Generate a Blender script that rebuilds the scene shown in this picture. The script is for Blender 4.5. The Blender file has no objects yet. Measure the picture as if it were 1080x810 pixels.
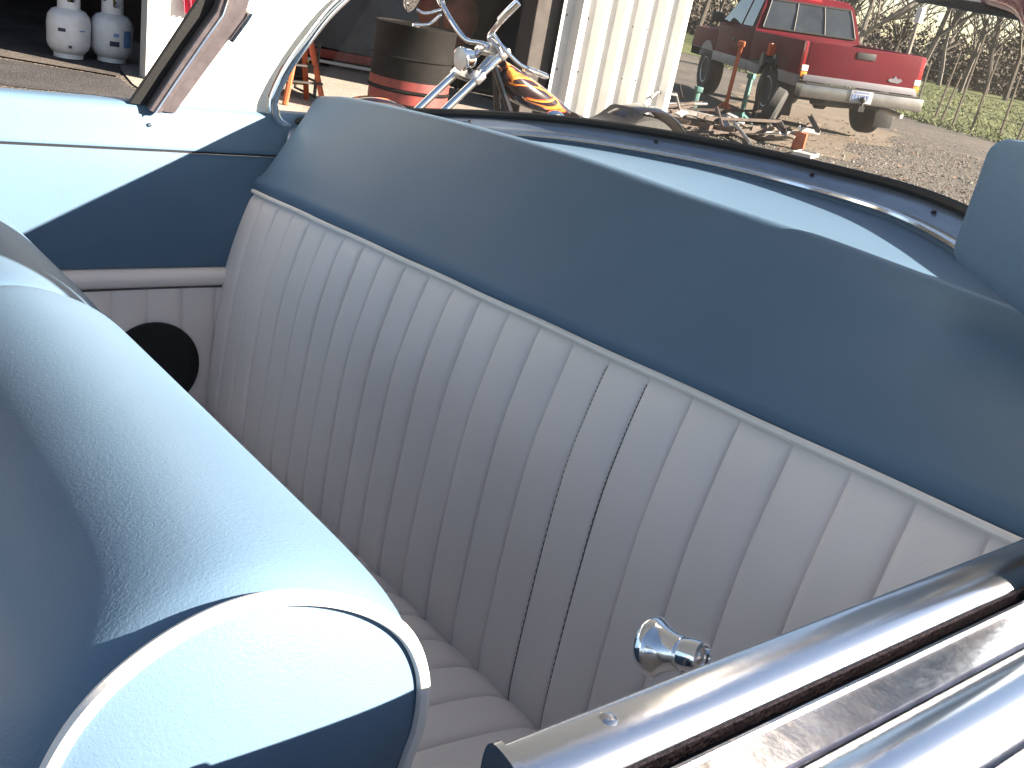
import bpy, bmesh, math, random
import numpy as np
from mathutils import Vector, Matrix

R = math.radians
rnd = random.Random(7)
scene = bpy.context.scene
col = scene.collection

# ------------------------------------------------------------------ camera, world, sun, exposure
EYE = Vector((0, 0, 1.2))
def view_matrix(yaw, pitch, roll):
    f = Vector((math.cos(yaw)*math.cos(pitch), -math.sin(yaw)*math.cos(pitch), -math.sin(pitch)))
    r = f.cross(Vector((0, 0, 1))).normalized()
    u = r.cross(f)
    c, s = math.cos(roll), math.sin(roll)
    return Matrix((c*r + s*u, -s*r + c*u, -f)).transposed()
cam_data = bpy.data.cameras.new("camera")
cam = bpy.data.objects.new("camera", cam_data); col.objects.link(cam)
cam_data.sensor_width = 36.0
cam_data.lens = 34.05
cam_data.clip_start = 0.02
cam_data.clip_end = 2000
cam.matrix_world = Matrix.Translation(EYE) @ view_matrix(R(39.1), R(22.2145), R(11)).to_4x4()
scene.camera = cam

# the car leans a few degrees on the uneven yard: this turns car axes into world axes
CAR_ROT = Matrix(((0.9962, -0.0199, 0.0852), (0.0199, 0.9998, 0.0010), (-0.0852, 0.0007, 0.9964)))
SUN_CAR = Vector((0.68, 0.655, -0.335))            # the way the sunlight travels, seen in the car
SUN_DIR = (CAR_ROT @ SUN_CAR).normalized()
to_sun = -SUN_DIR
elev = math.asin(to_sun.z)
world = bpy.data.worlds.new("World"); scene.world = world
world.use_nodes = True
wn = world.node_tree.nodes; wl = world.node_tree.links
sky = wn.new("ShaderNodeTexSky"); sky.sky_type = 'NISHITA'; sky.sun_disc = False
sky.sun_elevation = elev
sky.sun_rotation = math.atan2(to_sun.x, to_sun.y)
sky.altitude = 100; sky.air_density = 1.0; sky.dust_density = 0.4; sky.ozone_density = 1.0
bg = wn["Background"]; bg.inputs["Strength"].default_value = 0.036
warm = wn.new("ShaderNodeMixRGB"); warm.blend_type = 'MULTIPLY'; warm.inputs[0].default_value = 1.0
warm.inputs[2].default_value = (1.10, 1.0, 0.93, 1)      # the camera's daylight balance, set for the shade
wl.new(sky.outputs[0], warm.inputs[1]); wl.new(warm.outputs[0], bg.inputs["Color"])
sun_data = bpy.data.lights.new("sun", 'SUN'); sun_data.energy = 5.0; sun_data.angle = R(0.5)
sun_data.color = (1.0, 0.87, 0.70)
sun = bpy.data.objects.new("sun", sun_data); col.objects.link(sun)
sun.rotation_euler = SUN_DIR.to_track_quat('-Z', 'Y').to_euler()
sun.location = (-20, -12, 20)
vs = scene.view_settings
vs.view_transform = 'Standard'; vs.look = 'None'; vs.gamma = 1.0; vs.exposure = 2.8
vs.use_curve_mapping = False
scene.cycles.max_bounces = 8
scene.cycles.transparent_max_bounces = 12
scene.cycles.use_denoising = True

# ------------------------------------------------------------------ materials
def mat(name, color, rough=0.5, metal=0.0, var=0.0, vscale=8.0, bump=0.0, bscale=60.0, spec=0.5, detail=4.0, coat=0.0):
    m = bpy.data.materials.new(name); m.use_nodes = True
    n = m.node_tree.nodes; l = m.node_tree.links
    b = n["Principled BSDF"]
    b.inputs["Base Color"].default_value = (*color, 1)
    b.inputs["Roughness"].default_value = rough
    b.inputs["Metallic"].default_value = metal
    b.inputs["Specular IOR Level"].default_value = spec
    b.inputs["Coat Weight"].default_value = coat
    tc = n.new("ShaderNodeTexCoord")
    if var > 0:
        t = n.new("ShaderNodeTexNoise"); t.inputs["Scale"].default_value = vscale; t.inputs["Detail"].default_value = detail
        t.inputs["Roughness"].default_value = 0.65
        l.new(tc.outputs["Object"], t.inputs["Vector"])
        r = n.new("ShaderNodeValToRGB")
        r.color_ramp.elements[0].position = 0.3; r.color_ramp.elements[1].position = 0.7
        r.color_ramp.elements[0].color = (*[max(0, c*(1-var)) for c in color], 1)
        r.color_ramp.elements[1].color = (*[min(1, c*(1+var)) for c in color], 1)
        l.new(t.outputs["Fac"], r.inputs["Fac"]); l.new(r.outputs["Color"], b.inputs["Base Color"])
    if bump > 0:
        t2 = n.new("ShaderNodeTexNoise"); t2.inputs["Scale"].default_value = bscale; t2.inputs["Detail"].default_value = 5
        l.new(tc.outputs["Object"], t2.inputs["Vector"])
        bp = n.new("ShaderNodeBump"); bp.inputs["Strength"].default_value = bump; bp.inputs["Distance"].default_value = 0.01
        l.new(t2.outputs["Fac"], bp.inputs["Height"]); l.new(bp.outputs["Normal"], b.inputs["Normal"])
    return m

def vinyl(name, color, rough, grain=0.2, gscale=800.0):
    """leather-grained vinyl: crinkled cells with soft wear"""
    m = bpy.data.materials.new(name); m.use_nodes = True
    n = m.node_tree.nodes; l = m.node_tree.links; b = n["Principled BSDF"]
    b.inputs["Roughness"].default_value = rough
    b.inputs["Specular IOR Level"].default_value = 0.27
    tc = n.new("ShaderNodeTexCoord")
    nz = n.new("ShaderNodeTexNoise"); nz.inputs["Scale"].default_value = 5; nz.inputs["Detail"].default_value = 3
    l.new(tc.outputs["Object"], nz.inputs["Vector"])
    r = n.new("ShaderNodeValToRGB")
    r.color_ramp.elements[0].position = 0.3; r.color_ramp.elements[1].position = 0.75
    r.color_ramp.elements[0].color = (*[c*0.93 for c in color], 1)
    r.color_ramp.elements[1].color = (*[min(1, c*1.05) for c in color], 1)
    l.new(nz.outputs["Fac"], r.inputs["Fac"]); l.new(r.outputs["Color"], b.inputs["Base Color"])
    wob = n.new("ShaderNodeTexNoise"); wob.inputs["Scale"].default_value = gscale*0.5; wob.inputs["Detail"].default_value = 2
    l.new(tc.outputs["Object"], wob.inputs["Vector"])
    vo = n.new("ShaderNodeTexVoronoi"); vo.inputs["Scale"].default_value = gscale; vo.feature = 'SMOOTH_F1'
    mp = n.new("ShaderNodeMapping"); mp.inputs["Scale"].default_value = (1, 0.55, 0.8)
    l.new(tc.outputs["Object"], mp.inputs["Vector"])
    mx = n.new("ShaderNodeMixRGB"); mx.inputs[0].default_value = 0.004
    l.new(mp.outputs[0], mx.inputs[1]); l.new(wob.outputs["Color"], mx.inputs[2])
    l.new(mx.outputs[0], vo.inputs["Vector"])
    bp = n.new("ShaderNodeBump"); bp.inputs["Strength"].default_value = grain; bp.inputs["Distance"].default_value = 0.0008
    l.new(vo.outputs["Distance"], bp.inputs["Height"])
    big = n.new("ShaderNodeTexNoise"); big.inputs["Scale"].default_value = 14; big.inputs["Detail"].default_value = 2
    l.new(tc.outputs["Object"], big.inputs["Vector"])
    bp2 = n.new("ShaderNodeBump"); bp2.inputs["Strength"].default_value = 0.04; bp2.inputs["Distance"].default_value = 0.01
    l.new(big.outputs["Fac"], bp2.inputs["Height"]); l.new(bp.outputs["Normal"], bp2.inputs["Normal"])
    l.new(bp2.outputs["Normal"], b.inputs["Normal"])
    return m

M = {}
M['blue'] = vinyl('blue_vinyl', (0.086, 0.145, 0.224), 0.5)
M['white'] = vinyl('white_vinyl', (0.77, 0.70, 0.685), 0.45, 0.2)
M['piping'] = vinyl('piping_vinyl', (0.70, 0.67, 0.66), 0.4, 0.1)
M['headliner'] = mat('headliner_cloth', (0.74, 0.72, 0.68), 0.8, var=0.03, bump=0.1, bscale=300)
M['chrome'] = mat('chrome', (0.82, 0.83, 0.86), 0.10, 1.0, bump=0.02, bscale=30)
M['chrome_worn'] = mat('worn_chrome', (0.62, 0.60, 0.62), 0.2, 1.0, var=0.25, vscale=60, bump=0.04, bscale=90)
M['garnish'] = mat('garnish_paint', (0.22, 0.27, 0.36), 0.22, 0.6, var=0.1, vscale=20)
M['rubber'] = mat('black_rubber', (0.007, 0.007, 0.008), 0.65, bump=0.08, bscale=200)
M['dark'] = mat('dark_channel', (0.015, 0.012, 0.014), 0.7)
M['rust_edge'] = mat('pitted_chrome', (0.30, 0.21, 0.19), 0.35, 0.9, var=0.6, vscale=420, bump=0.5, bscale=420)
M['frame_trim'] = mat('brown_chrome', (0.30, 0.25, 0.26), 0.28, 0.75, var=0.2, vscale=40)
M['chrome_soft'] = mat('soft_chrome', (0.72, 0.73, 0.76), 0.2, 1.0, bump=0.02, bscale=30)
M['cream'] = mat('cream_paint', (0.42, 0.37, 0.33), 0.3, var=0.05, coat=0.3)
M['maroon'] = mat('maroon_paint', (0.16, 0.012, 0.025), 0.25, var=0.05, coat=0.4)
M['speaker'] = mat('speaker_cloth', (0.006, 0.006, 0.007), 0.8, bump=0.5, bscale=500)
M['carpet'] = mat('carpet', (0.05, 0.06, 0.08), 0.95, var=0.3, vscale=200, bump=0.6, bscale=300)
M['thread'] = mat('thread', (0.10, 0.09, 0.09), 0.8)

def glass_mat(name, dust, tint, refl):
    m = bpy.data.materials.new(name); m.use_nodes = True
    n = m.node_tree.nodes; l = m.node_tree.links
    n.remove(n["Principled BSDF"]); out = n["Material Output"]
    tr = n.new("ShaderNodeBsdfTransparent"); tr.inputs[0].default_value = (*tint, 1)
    gl = n.new("ShaderNodeBsdfGlossy"); gl.inputs["Roughness"].default_value = 0.0
    di = n.new("ShaderNodeBsdfTranslucent"); di.inputs[0].default_value = (0.8, 0.78, 0.76, 1)
    df = n.new("ShaderNodeBsdfDiffuse"); df.inputs[0].default_value = (0.8, 0.78, 0.76, 1)
    fr = n.new("ShaderNodeLayerWeight"); fr.inputs["Blend"].default_value = 0.5
    pw = n.new("ShaderNodeMath"); pw.operation = 'POWER'; pw.inputs[1].default_value = 5.0
    l.new(fr.outputs["Facing"], pw.inputs[0])
    mu = n.new("ShaderNodeMath"); mu.operation = 'MULTIPLY_ADD'; mu.inputs[1].default_value = refl; mu.inputs[2].default_value = 0.005
    l.new(pw.outputs[0], mu.inputs[0])
    m1 = n.new("ShaderNodeMixShader"); l.new(mu.outputs[0], m1.inputs[0]); l.new(tr.outputs[0], m1.inputs[1]); l.new(gl.outputs[0], m1.inputs[2])
    ad = n.new("ShaderNodeMixShader"); ad.inputs[0].default_value = 0.5; l.new(di.outputs[0], ad.inputs[1]); l.new(df.outputs[0], ad.inputs[2])
    tc = n.new("ShaderNodeTexCoord"); nz = n.new("ShaderNodeTexNoise"); nz.inputs["Scale"].default_value = 7; nz.inputs["Detail"].default_value = 5
    l.new(tc.outputs["Object"], nz.inputs["Vector"])
    mr = n.new("ShaderNodeMapRange"); mr.inputs[1].default_value = 0.3; mr.inputs[2].default_value = 0.8
    mr.inputs[3].default_value = dust*0.6; mr.inputs[4].default_value = dust*1.5
    l.new(nz.outputs["Fac"], mr.inputs[0])
    m2 = n.new("ShaderNodeMixShader"); l.new(mr.outputs[0], m2.inputs[0]); l.new(m1.outputs[0], m2.inputs[1]); l.new(ad.outputs[0], m2.inputs[2])
    l.new(m2.outputs[0], out.inputs["Surface"])
    return m
M['glass'] = glass_mat('dusty_glass', 0.011, (0.93, 0.95, 0.95), 0.45)
M['auto_glass'] = mat('dark_window_glass', (0.03, 0.035, 0.04), 0.05, var=0.3, vscale=3, coat=0.5)

# ------------------------------------------------------------------ mesh helpers
class MB:
    def __init__(s): s.v = []; s.f = []
    def add(s, vs, fs):
        o = len(s.v); s.v += [tuple(v) for v in vs]; s.f += [tuple(i+o for i in f) for f in fs]; return s
    def grid(s, P, closed_u=False, closed_v=False):
        nu, nv = len(P), len(P[0])
        vs = [p for row in P for p in row]; fs = []
        for i in range(nu if closed_u else nu-1):
            for j in range(nv if closed_v else nv-1):
                a = i*nv+j; b = i*nv+(j+1) % nv; c = ((i+1) % nu)*nv+(j+1) % nv; d = ((i+1) % nu)*nv+j
                fs.append((a, b, c, d))
        return s.add(vs, fs)
    def tube(s, pts, r, seg=8, cap=True, flat=1.0):
        pts = [Vector(p) for p in pts]; n = len(pts); rings = []
        up = None
        for i, p in enumerate(pts):
            t = (pts[min(i+1, n-1)] - pts[max(i-1, 0)]).normalized()
            if up is None:
                a = Vector((0, 0, 1)) if abs(t.z) < 0.9 else Vector((1, 0, 0))
                up = (a - t*a.dot(t)).normalized()
            else:
                up = (up - t*up.dot(t)).normalized()
            sd = t.cross(up)
            rr = r[i] if isinstance(r, (list, tuple)) else r
            rings.append([p + up*(rr*flat*math.cos(2*math.pi*k/seg)) + sd*(rr*math.sin(2*math.pi*k/seg)) for k in range(seg)])
        o = len(s.v); s.grid(rings, closed_v=True)
        if cap:
            s.f.append(tuple(o+k for k in range(seg))[::-1]); s.f.append(tuple(o+(n-1)*seg+k for k in range(seg)))
        return s
    def lathe(s, prof, c=(0, 0, 0), axis=(0, 0, 1), seg=24, cap=True):
        ax = Vector(axis).normalized(); a = Vector((1, 0, 0)) if abs(ax.x) < 0.8 else Vector((0, 1, 0))
        e1 = (a - ax*a.dot(ax)).normalized(); e2 = ax.cross(e1); c = Vector(c)
        rings = [[c + ax*h + e1*(r*math.cos(2*math.pi*k/seg)) + e2*(r*math.sin(2*math.pi*k/seg)) for k in range(seg)] for r, h in prof]
        o = len(s.v); s.grid(rings, closed_v=True)
        if cap:
            s.f.append(tuple(o+k for k in range(seg))[::-1]); s.f.append(tuple(o+(len(prof)-1)*seg+k for k in range(seg)))
        return s
    def box(s, c, size, rot=None, bevel=0.0):
        bm = bmesh.new(); bmesh.ops.create_cube(bm, size=1.0)
        for v in bm.verts: v.co = Vector((v.co.x*size[0], v.co.y*size[1], v.co.z*size[2]))
        if bevel > 0:
            bmesh.ops.bevel(bm, geom=bm.edges[:], offset=bevel, segments=2, affect='EDGES', profile=0.6)
        m = rot if rot is not None else Matrix.Identity(3)
        c = Vector(c)
        bm.verts.index_update()
        s.add([m @ v.co + c for v in bm.verts], [[v.index for v in f.verts] for f in bm.faces]); bm.free(); return s
    def prism(s, poly, y0, y1, axis='y', bevel=0.0):
        """polygon in a plane pushed along an axis: axis 'y' -> poly is (x, z); axis 'x' -> poly is (y, z)"""
        n = len(poly)
        def P(p, t): return (p[0], t, p[1]) if axis == 'y' else ((t, p[0], p[1]) if axis == 'x' else (p[0], p[1], t))
        bm = bmesh.new()
        a = [bm.verts.new(P(p, y0)) for p in poly]; b = [bm.verts.new(P(p, y1)) for p in poly]
        bm.faces.new(a); bm.faces.new(b[::-1])
        for i in range(n): bm.faces.new((a[i], b[i], b[(i+1) % n], a[(i+1) % n]))
        bmesh.ops.recalc_face_normals(bm, faces=bm.faces[:])
        if bevel > 0:
            ed = [e for e in bm.edges if e.calc_face_angle(0) > 0.5]
            bmesh.ops.bevel(bm, geom=ed, offset=bevel, segments=2, affect='EDGES', profile=0.6, clamp_overlap=True)
        bm.verts.index_update()
        s.add([v.co for v in bm.verts], [[v.index for v in f.verts] for f in bm.faces]); bm.free(); return s
    def build(s, name, m, parent=None, smooth=True, off=None, angle=40):
        me = bpy.data.meshes.new(name)
        vs = s.v if off is None else [(v[0]-off[0], v[1]-off[1], v[2]-off[2]) for v in s.v]
        me.from_pydata(vs, [], s.f); me.validate(); me.update()
        bm = bmesh.new(); bm.from_mesh(me); bmesh.ops.recalc_face_normals(bm, faces=bm.faces[:]); bm.to_mesh(me); bm.free()
        me.materials.append(M[m] if isinstance(m, str) else m)
        if smooth:
            me.polygons.foreach_set("use_smooth", [True]*len(me.polygons))
            me.set_sharp_from_angle(angle=R(angle))
        o = bpy.data.objects.new(name, me); col.objects.link(o)
        if parent is not None: o.parent = parent
        return o

def empty(name, label, cat, loc=(0, 0, 0), rz=0.0, group=None, rot=None):
    o = bpy.data.objects.new(name, None); col.objects.link(o)
    o.location = loc; o.rotation_euler = (0, 0, rz)
    if rot is not None: o.rotation_euler = rot
    o.empty_display_size = 0.1
    tag(o, label, cat, group); return o
def tag(o, label=None, cat=None, group=None, kind=None):
    if label: o["label"] = label
    if cat: o["category"] = cat
    if group: o["group"] = group
    if kind: o["kind"] = kind
    return o
def copy_tree(o, parent=None):
    c = o.copy(); col.objects.link(c)
    if parent is not None: c.parent = parent
    for ch in list(o.children): copy_tree(ch, c)
    return c
def spline(pts, n):
    """smooth curve through the points (Catmull-Rom)"""
    P = [np.array(p, float) for p in pts]; P = [2*P[0]-P[1]] + P + [2*P[-1]-P[-2]]
    seg = len(P)-3; out = []
    for k in range(n):
        t = k/(n-1)*seg; i = min(int(t), seg-1); u = t-i
        a, b, c, d = P[i:i+4]
        out.append(0.5*((2*b)+(c-a)*u+(2*a-5*b+4*c-d)*u*u+(3*b-a-3*c+d)*u**3))
    return out
def interp(x, xs, ys): return float(np.interp(x, xs, ys))
def smooth_interp(xs, ys, w=0.06):
    def f(x): return sum(interp(x+d*w, xs, ys) for d in (-1, -0.5, 0, 0.5, 1))/5
    return f

# ------------------------------------------------------------------ the setting: ground, concrete, grass
def ground_mat(name, c1, c2, c3, scale, bump, fine=35.0):
    m = bpy.data.materials.new(name); m.use_nodes = True
    n = m.node_tree.nodes; l = m.node_tree.links; b = n["Principled BSDF"]
    b.inputs["Roughness"].default_value = 0.95; b.inputs["Specular IOR Level"].default_value = 0.2
    tc = n.new("ShaderNodeTexCoord")
    a = n.new("ShaderNodeTexNoise"); a.inputs["Scale"].default_value = scale; a.inputs["Detail"].default_value = 6; a.inputs["Roughness"].default_value = 0.7
    v = n.new("ShaderNodeTexVoronoi"); v.inputs["Scale"].default_value = fine
    l.new(tc.outputs["Object"], a.inputs["Vector"]); l.new(tc.outputs["Object"], v.inputs["Vector"])
    r = n.new("ShaderNodeValToRGB"); r.color_ramp.elements[0].position = 0.35; r.color_ramp.elements[1].position = 0.68
    r.color_ramp.elements[0].color = (*c1, 1); r.color_ramp.elements[1].color = (*c2, 1)
    e = r.color_ramp.elements.new(0.52); e.color = (*c3, 1)
    l.new(a.outputs["Fac"], r.inputs["Fac"])
    hs = n.new("ShaderNodeSeparateColor"); l.new(v.outputs["Color"], hs.inputs[0])
    mr = n.new("ShaderNodeMapRange"); mr.inputs[3].default_value = 0.62; mr.inputs[4].default_value = 1.3
    l.new(hs.outputs[0], mr.inputs[0])
    mm = n.new("ShaderNodeMixRGB"); mm.blend_type = 'MULTIPLY'; mm.inputs[0].default_value = 1.0
    l.new(r.outputs["Color"], mm.inputs[1]); l.new(mr.outputs[0], mm.inputs[2]); l.new(mm.outputs[0], b.inputs["Base Color"])
    bp = n.new("ShaderNodeBump"); bp.inputs["Strength"].default_value = bump; bp.inputs["Distance"].default_value = 0.02
    l.new(v.outputs["Distance"], bp.inputs["Height"]); l.new(bp.outputs["Normal"], b.inputs["Normal"])
    return m
M['gravel'] = ground_mat('gravel', (0.0612, 0.0540, 0.0490), (0.1080, 0.0900, 0.0756), (0.0828, 0.0720, 0.0648), 0.35, 0.6)
M['dirt'] = ground_mat('packed_dirt', (0.1080, 0.0864, 0.0684), (0.1584, 0.1260, 0.1008), (0.1332, 0.1066, 0.0828), 0.8, 0.3, 60)
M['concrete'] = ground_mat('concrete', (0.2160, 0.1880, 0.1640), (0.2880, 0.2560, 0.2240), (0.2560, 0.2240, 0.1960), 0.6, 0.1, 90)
M['ground_shade'] = ground_mat('ground_shade', (0.0400, 0.0376, 0.0416), (0.0600, 0.0576, 0.0624), (0.0496, 0.0480, 0.0512), 2.0, 0.3, 90)  # dark grey that paints shade onto the ground
M['shopfloor'] = ground_mat('oily_floor', (0.05, 0.042, 0.04), (0.11, 0.095, 0.085), (0.08, 0.07, 0.065), 1.1, 0.1, 60)
M['grass'] = ground_mat('grass_ground', (0.0440, 0.0560, 0.0176), (0.1000, 0.1000, 0.0400), (0.0720, 0.0840, 0.0280), 0.25, 0.6, 12)

def sheet(name, pts, z, m):
    o = MB().add([(x, y, z) for x, y in pts], [tuple(range(len(pts)))]).build(name, m, smooth=False)
    return tag(o, kind='structure')
sheet('ground', [(-700, -700), (900, -700), (900, 700), (-700, 700)], 0.0, 'gravel')
def ragged(pts, amp, step=0.6):
    out = []
    for i, p in enumerate(pts):
        q = pts[(i+1) % len(pts)]; L = math.hypot(q[0]-p[0], q[1]-p[1]); n = max(1, int(L/step))
        for k in range(n):
            t = k/n; out.append((p[0]+(q[0]-p[0])*t + rnd.uniform(-amp, amp), p[1]+(q[1]-p[1])*t + rnd.uniform(-amp, amp)))
    return out
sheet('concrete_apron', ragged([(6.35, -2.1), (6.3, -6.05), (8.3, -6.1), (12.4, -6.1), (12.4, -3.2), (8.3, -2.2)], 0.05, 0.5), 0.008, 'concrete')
sheet('ground_shade_strip', ragged([(7.28, 3.5), (7.22, -1.0), (7.0, -2.05), (7.9, -2.1), (8.35, -1.2), (8.35, 3.5)], 0.035, 0.3), 0.004, 'ground_shade')  # grey sheet: a band of shade before the bay, put into the colour
sheet('shop_floor', [(8.42, 4.0), (8.42, -1.3), (7.95, -2.1), (8.3, -2.2), (12.4, -3.2), (15, -3.2), (15, 4.0)], 0.012, 'shopfloor')
sheet('dirt_track', ragged([(6.8, -9.5), (9.2, -14.2), (14, -20.5), (16.5, -19), (11.5, -13.0), (9.0, -9.6)], 0.35, 0.8), 0.004, 'dirt')
sheet('grass_field', ragged([(6, -17.0), (12.2, -20.2), (17, -22.5), (40, -30), (160, -90), (160, -260), (-40, -260), (-20, -24)], 0.4, 2.0), 0.010, 'grass')

# tufts along the near edge of the field, loose stones and leaves on the yard: nobody could count them
mb = MB(); r2 = random.Random(3)
for k in range(9000):
    t = r2.random(); d = r2.random()**1.7*34
    x = 8 + 14*t + d*0.45 + r2.uniform(-.5, .5); y = -18.2 - 4.6*t - d*0.9
    h = r2.uniform(.03, .11); a = r2.uniform(0, 6.3); w = r2.uniform(.012, .03); b = r2.uniform(-.1, .1)
    mb.add([(x-w*math.cos(a), y-w*math.sin(a), .01), (x+w*math.cos(a), y+w*math.sin(a), .01), (x+b, y+b*.6, h)], [(0, 1, 2)])
M['blade'] = mat('grass_blade', (0.0800, 0.0920, 0.0280), 0.8, var=0.5, vscale=1.5)
tag(mb.build('grass', 'blade', smooth=False), 'thin yellow green grass tufts along the field edge', 'grass', kind='stuff')
mb = MB()
for k in range(9000):
    d = 7.2 + r2.random()*9.5; a = R(-43 - 24*r2.random())
    x, y = d*math.cos(a), d*math.sin(a); s = r2.uniform(.006, .018)*(1.8 if r2.random() < .05 else 1)
    q = r2.uniform(0, 6.3)
    vs = [(x+s*math.cos(q+i*2.1)*r2.uniform(.7, 1.3), y+s*math.sin(q+i*2.1)*r2.uniform(.7, 1.3), .001) for i in range(3)]
    vs += [(x+r2.uniform(-.3, .3)*s, y+r2.uniform(-.3, .3)*s, s*r2.uniform(.6, 1.1))]
    mb.add(vs, [(0, 1, 3), (1, 2, 3), (2, 0, 3)])
M['stone'] = mat('stone', (0.1152, 0.1044, 0.0936), 0.9, var=0.55, vscale=14)
tag(mb.build('gravel_stones', 'stone', smooth=False), 'loose grey stones scattered over the yard', 'gravel', kind='stuff')
mb = MB()
for k in range(380):
    d = 9 + r2.random()*10; a = R(-50 - 14*r2.random()); x, y = d*math.cos(a), d*math.sin(a); s = r2.uniform(.02, .05); q = r2.uniform(0, 6.3)
    mb.add([(x+s*math.cos(q+i*1.57)*(1 if i % 2 else .55), y+s*math.sin(q+i*1.57)*(1 if i % 2 else .55), .012+r2.random()*.02) for i in range(4)], [(0, 1, 2, 3)])
M['leaf_litter'] = mat('dead_leaf', (0.15, 0.085, 0.05), 0.8, var=0.4, vscale=3)
tag(mb.build('dead_leaves', 'leaf_litter', smooth=False), 'brown dead leaves scattered on the yard', 'leaves', kind='stuff')

# ------------------------------------------------------------------ the workshop
M['shop_white'] = mat('white_siding', (0.52, 0.51, 0.50), 0.5, var=0.08, vscale=3)
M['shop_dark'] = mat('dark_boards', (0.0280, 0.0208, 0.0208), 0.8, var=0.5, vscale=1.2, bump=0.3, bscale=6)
M['post_grey'] = mat('weathered_post', (0.050, 0.042, 0.040), 0.8, var=0.25, vscale=6, bump=0.2, bscale=20, spec=0.2)
shop = empty('workshop_building', 'white workshop with two dark open bays behind the motorcycle and gas cylinders', 'building', (8, -3, 0))
so = (8, -3, 0)
w = MB()
w.box((8.06, -2.86, 1.5), (.10, .92, 3.0)); w.box((8.06, 3.6, 1.5), (.10, 1.8, 3.0)); w.box((8.06, -1.35, 2.95), (.14, 9.5, .5))
w.build('wall', 'shop_white', shop, False, so)
MB().box((8.02, -2.335, 1.36), (.16, .10, 2.72), bevel=.006).build('door_post', 'shop_white', shop, False, so)
MB().box((7.98, -5.95, 1.5), (.24, .27, 3.0), bevel=.01).build('door_post', 'post_grey', shop, False, so)
MB().box((7.99, -3.36, 1.36), (.10, .10, 2.72), bevel=.006).build('door_post', 'post_grey', shop, False, so)
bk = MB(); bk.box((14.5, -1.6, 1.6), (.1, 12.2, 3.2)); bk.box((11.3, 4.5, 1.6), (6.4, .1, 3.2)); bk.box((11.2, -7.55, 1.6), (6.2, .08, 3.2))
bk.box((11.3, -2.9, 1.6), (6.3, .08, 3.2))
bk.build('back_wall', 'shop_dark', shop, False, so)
rf = MB(); rf.prism([(-8.2, 3.2), (-1.6, 4.9), (5.2, 3.2), (5.2, 3.12), (-1.6, 4.8), (-8.2, 3.12)], 7.9, 15.2, 'x')
rf.build('roof', 'post_grey', shop, False, so)
# ribbed steel panel right of the second bay: wide flats, raised ribs
prof = []; y = -6.06
while y > -7.42:
    for dy, dx in ((0, 0), (-.13, 0), (-.15, -.11), (-.225, -.11), (-.245, 0)):
        prof.append((7.78 + dx + (0.012 if False else 0), y+dy))
    y -= .265
    prof.append((7.78, y))
P = [[(x, yy, z) for (x, yy) in prof] for z in (0.02, 1.1, 2.2, 3.2)]
MB().grid(P).build('ribbed_panel', 'shop_white', shop, False, so)
MB().box((7.86, -7.50, 1.6), (.18, .12, 3.2), bevel=.005).build('corner_trim', 'shop_white', shop, False, so)
for z in (.5, 1.0):
    for (x, yy) in prof[::5]: MB().lathe([(.009, 0), (.009, .006)], (x-.001, yy-.06, z), (-1, 0, 0), 6).build('screw', 'post_grey', shop, False, so)

# ------------------------------------------------------------------ fence, trees, woods
M['bark'] = mat('grey_bark', (0.0720, 0.0590, 0.0518), 0.9, var=0.35, vscale=4)
M['bark_pale'] = mat('pale_bark', (0.1872, 0.1620, 0.1368), 0.85, var=0.3, vscale=5)
M['wood_post'] = mat('weathered_stake', (0.1152, 0.0900, 0.0720), 0.85, var=0.3, vscale=8)
M['wire'] = mat('fence_wire', (0.22, 0.20, 0.19), 0.5, 0.6)
fpos = [(13.9, -21.9, 1.25), (13.03, -21.39, 1.55), (12.17, -20.75, 1.95), (12.75, -21.2, 1.1), (11.79, -20.87, 1.75), (11.35, -21.3, 1.3), (10.68, -20.79, 1.5), (9.6, -20.4, 1.5), (8.3, -20.0, 1.4), (15.2, -22.6, 1.3), (17.0, -23.4, 1.35)]
fen = empty('stake_fence', 'leaning wire fence on thin wooden stakes along the grass field', 'fence', (12, -21, 0)); fo = (12, -21, 0)
for i, (x, y, h) in enumerate(fpos):
    lx, ly = rnd.uniform(-.08, .08), rnd.uniform(-.1, .02)
    MB().tube([(x, y, -.05), (x+lx*.5, y+ly*.5, h*.5), (x+lx, y+ly, h)], [.032, .028, .022], 6).build('post', 'wood_post', fen, True, fo)
line = sorted([p for p in fpos], key=lambda p: p[0])
for z in (.35, .75, 1.05):
    MB().tube([(x, y, z+rnd.uniform(-.03, .03)) for x, y, h in line], .006, 4).build('wire', 'wire', fen, True, fo)

def bare_tree(seed, h, trunk_r, levels, spread):
    rr = random.Random(seed); tr, br = MB(), MB()
    def grow(p, d, L, r, lev):
        n = 4; pts = [p]; q = p.copy(); dd = d.copy()
        for i in range(n):
            dd = (dd + Vector((rr.uniform(-1, 1), rr.uniform(-1, 1), rr.uniform(-.3, .6)))*.16).normalized(); q = q + dd*(L/n); pts.append(q.copy())
        (tr if lev == 0 else br).tube(pts, [r*(1-.13*i) for i in range(n+1)], 6 if lev < 2 else 4, cap=False)
        if lev >= levels: return
        for i in range(rr.randint(3, 5) if lev else rr.randint(6, 8)):
            k = rr.randint(1 if lev else 2, n); a = rr.uniform(0, 6.28); s = spread*rr.uniform(.6, 1.3)
            nd = (dd + Vector((math.cos(a)*s, math.sin(a)*s, rr.uniform(-.1, .5)))).normalized()
            grow(pts[k], nd, L*rr.uniform(.45, .72), max(r*(.55), .012), lev+1)
    grow(Vector((0, 0, -.1)), Vector((rr.uniform(-.1, .1), rr.uniform(-.1, .1), 1)).normalized(), h*.5, trunk_r, 0)
    return tr, br
def at_az(az, d): return (d*math.cos(R(az)), d*math.sin(R(az)), 0)
tl = 'bare grey winter tree standing at the far edge of the grass field'
protos = []
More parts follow.
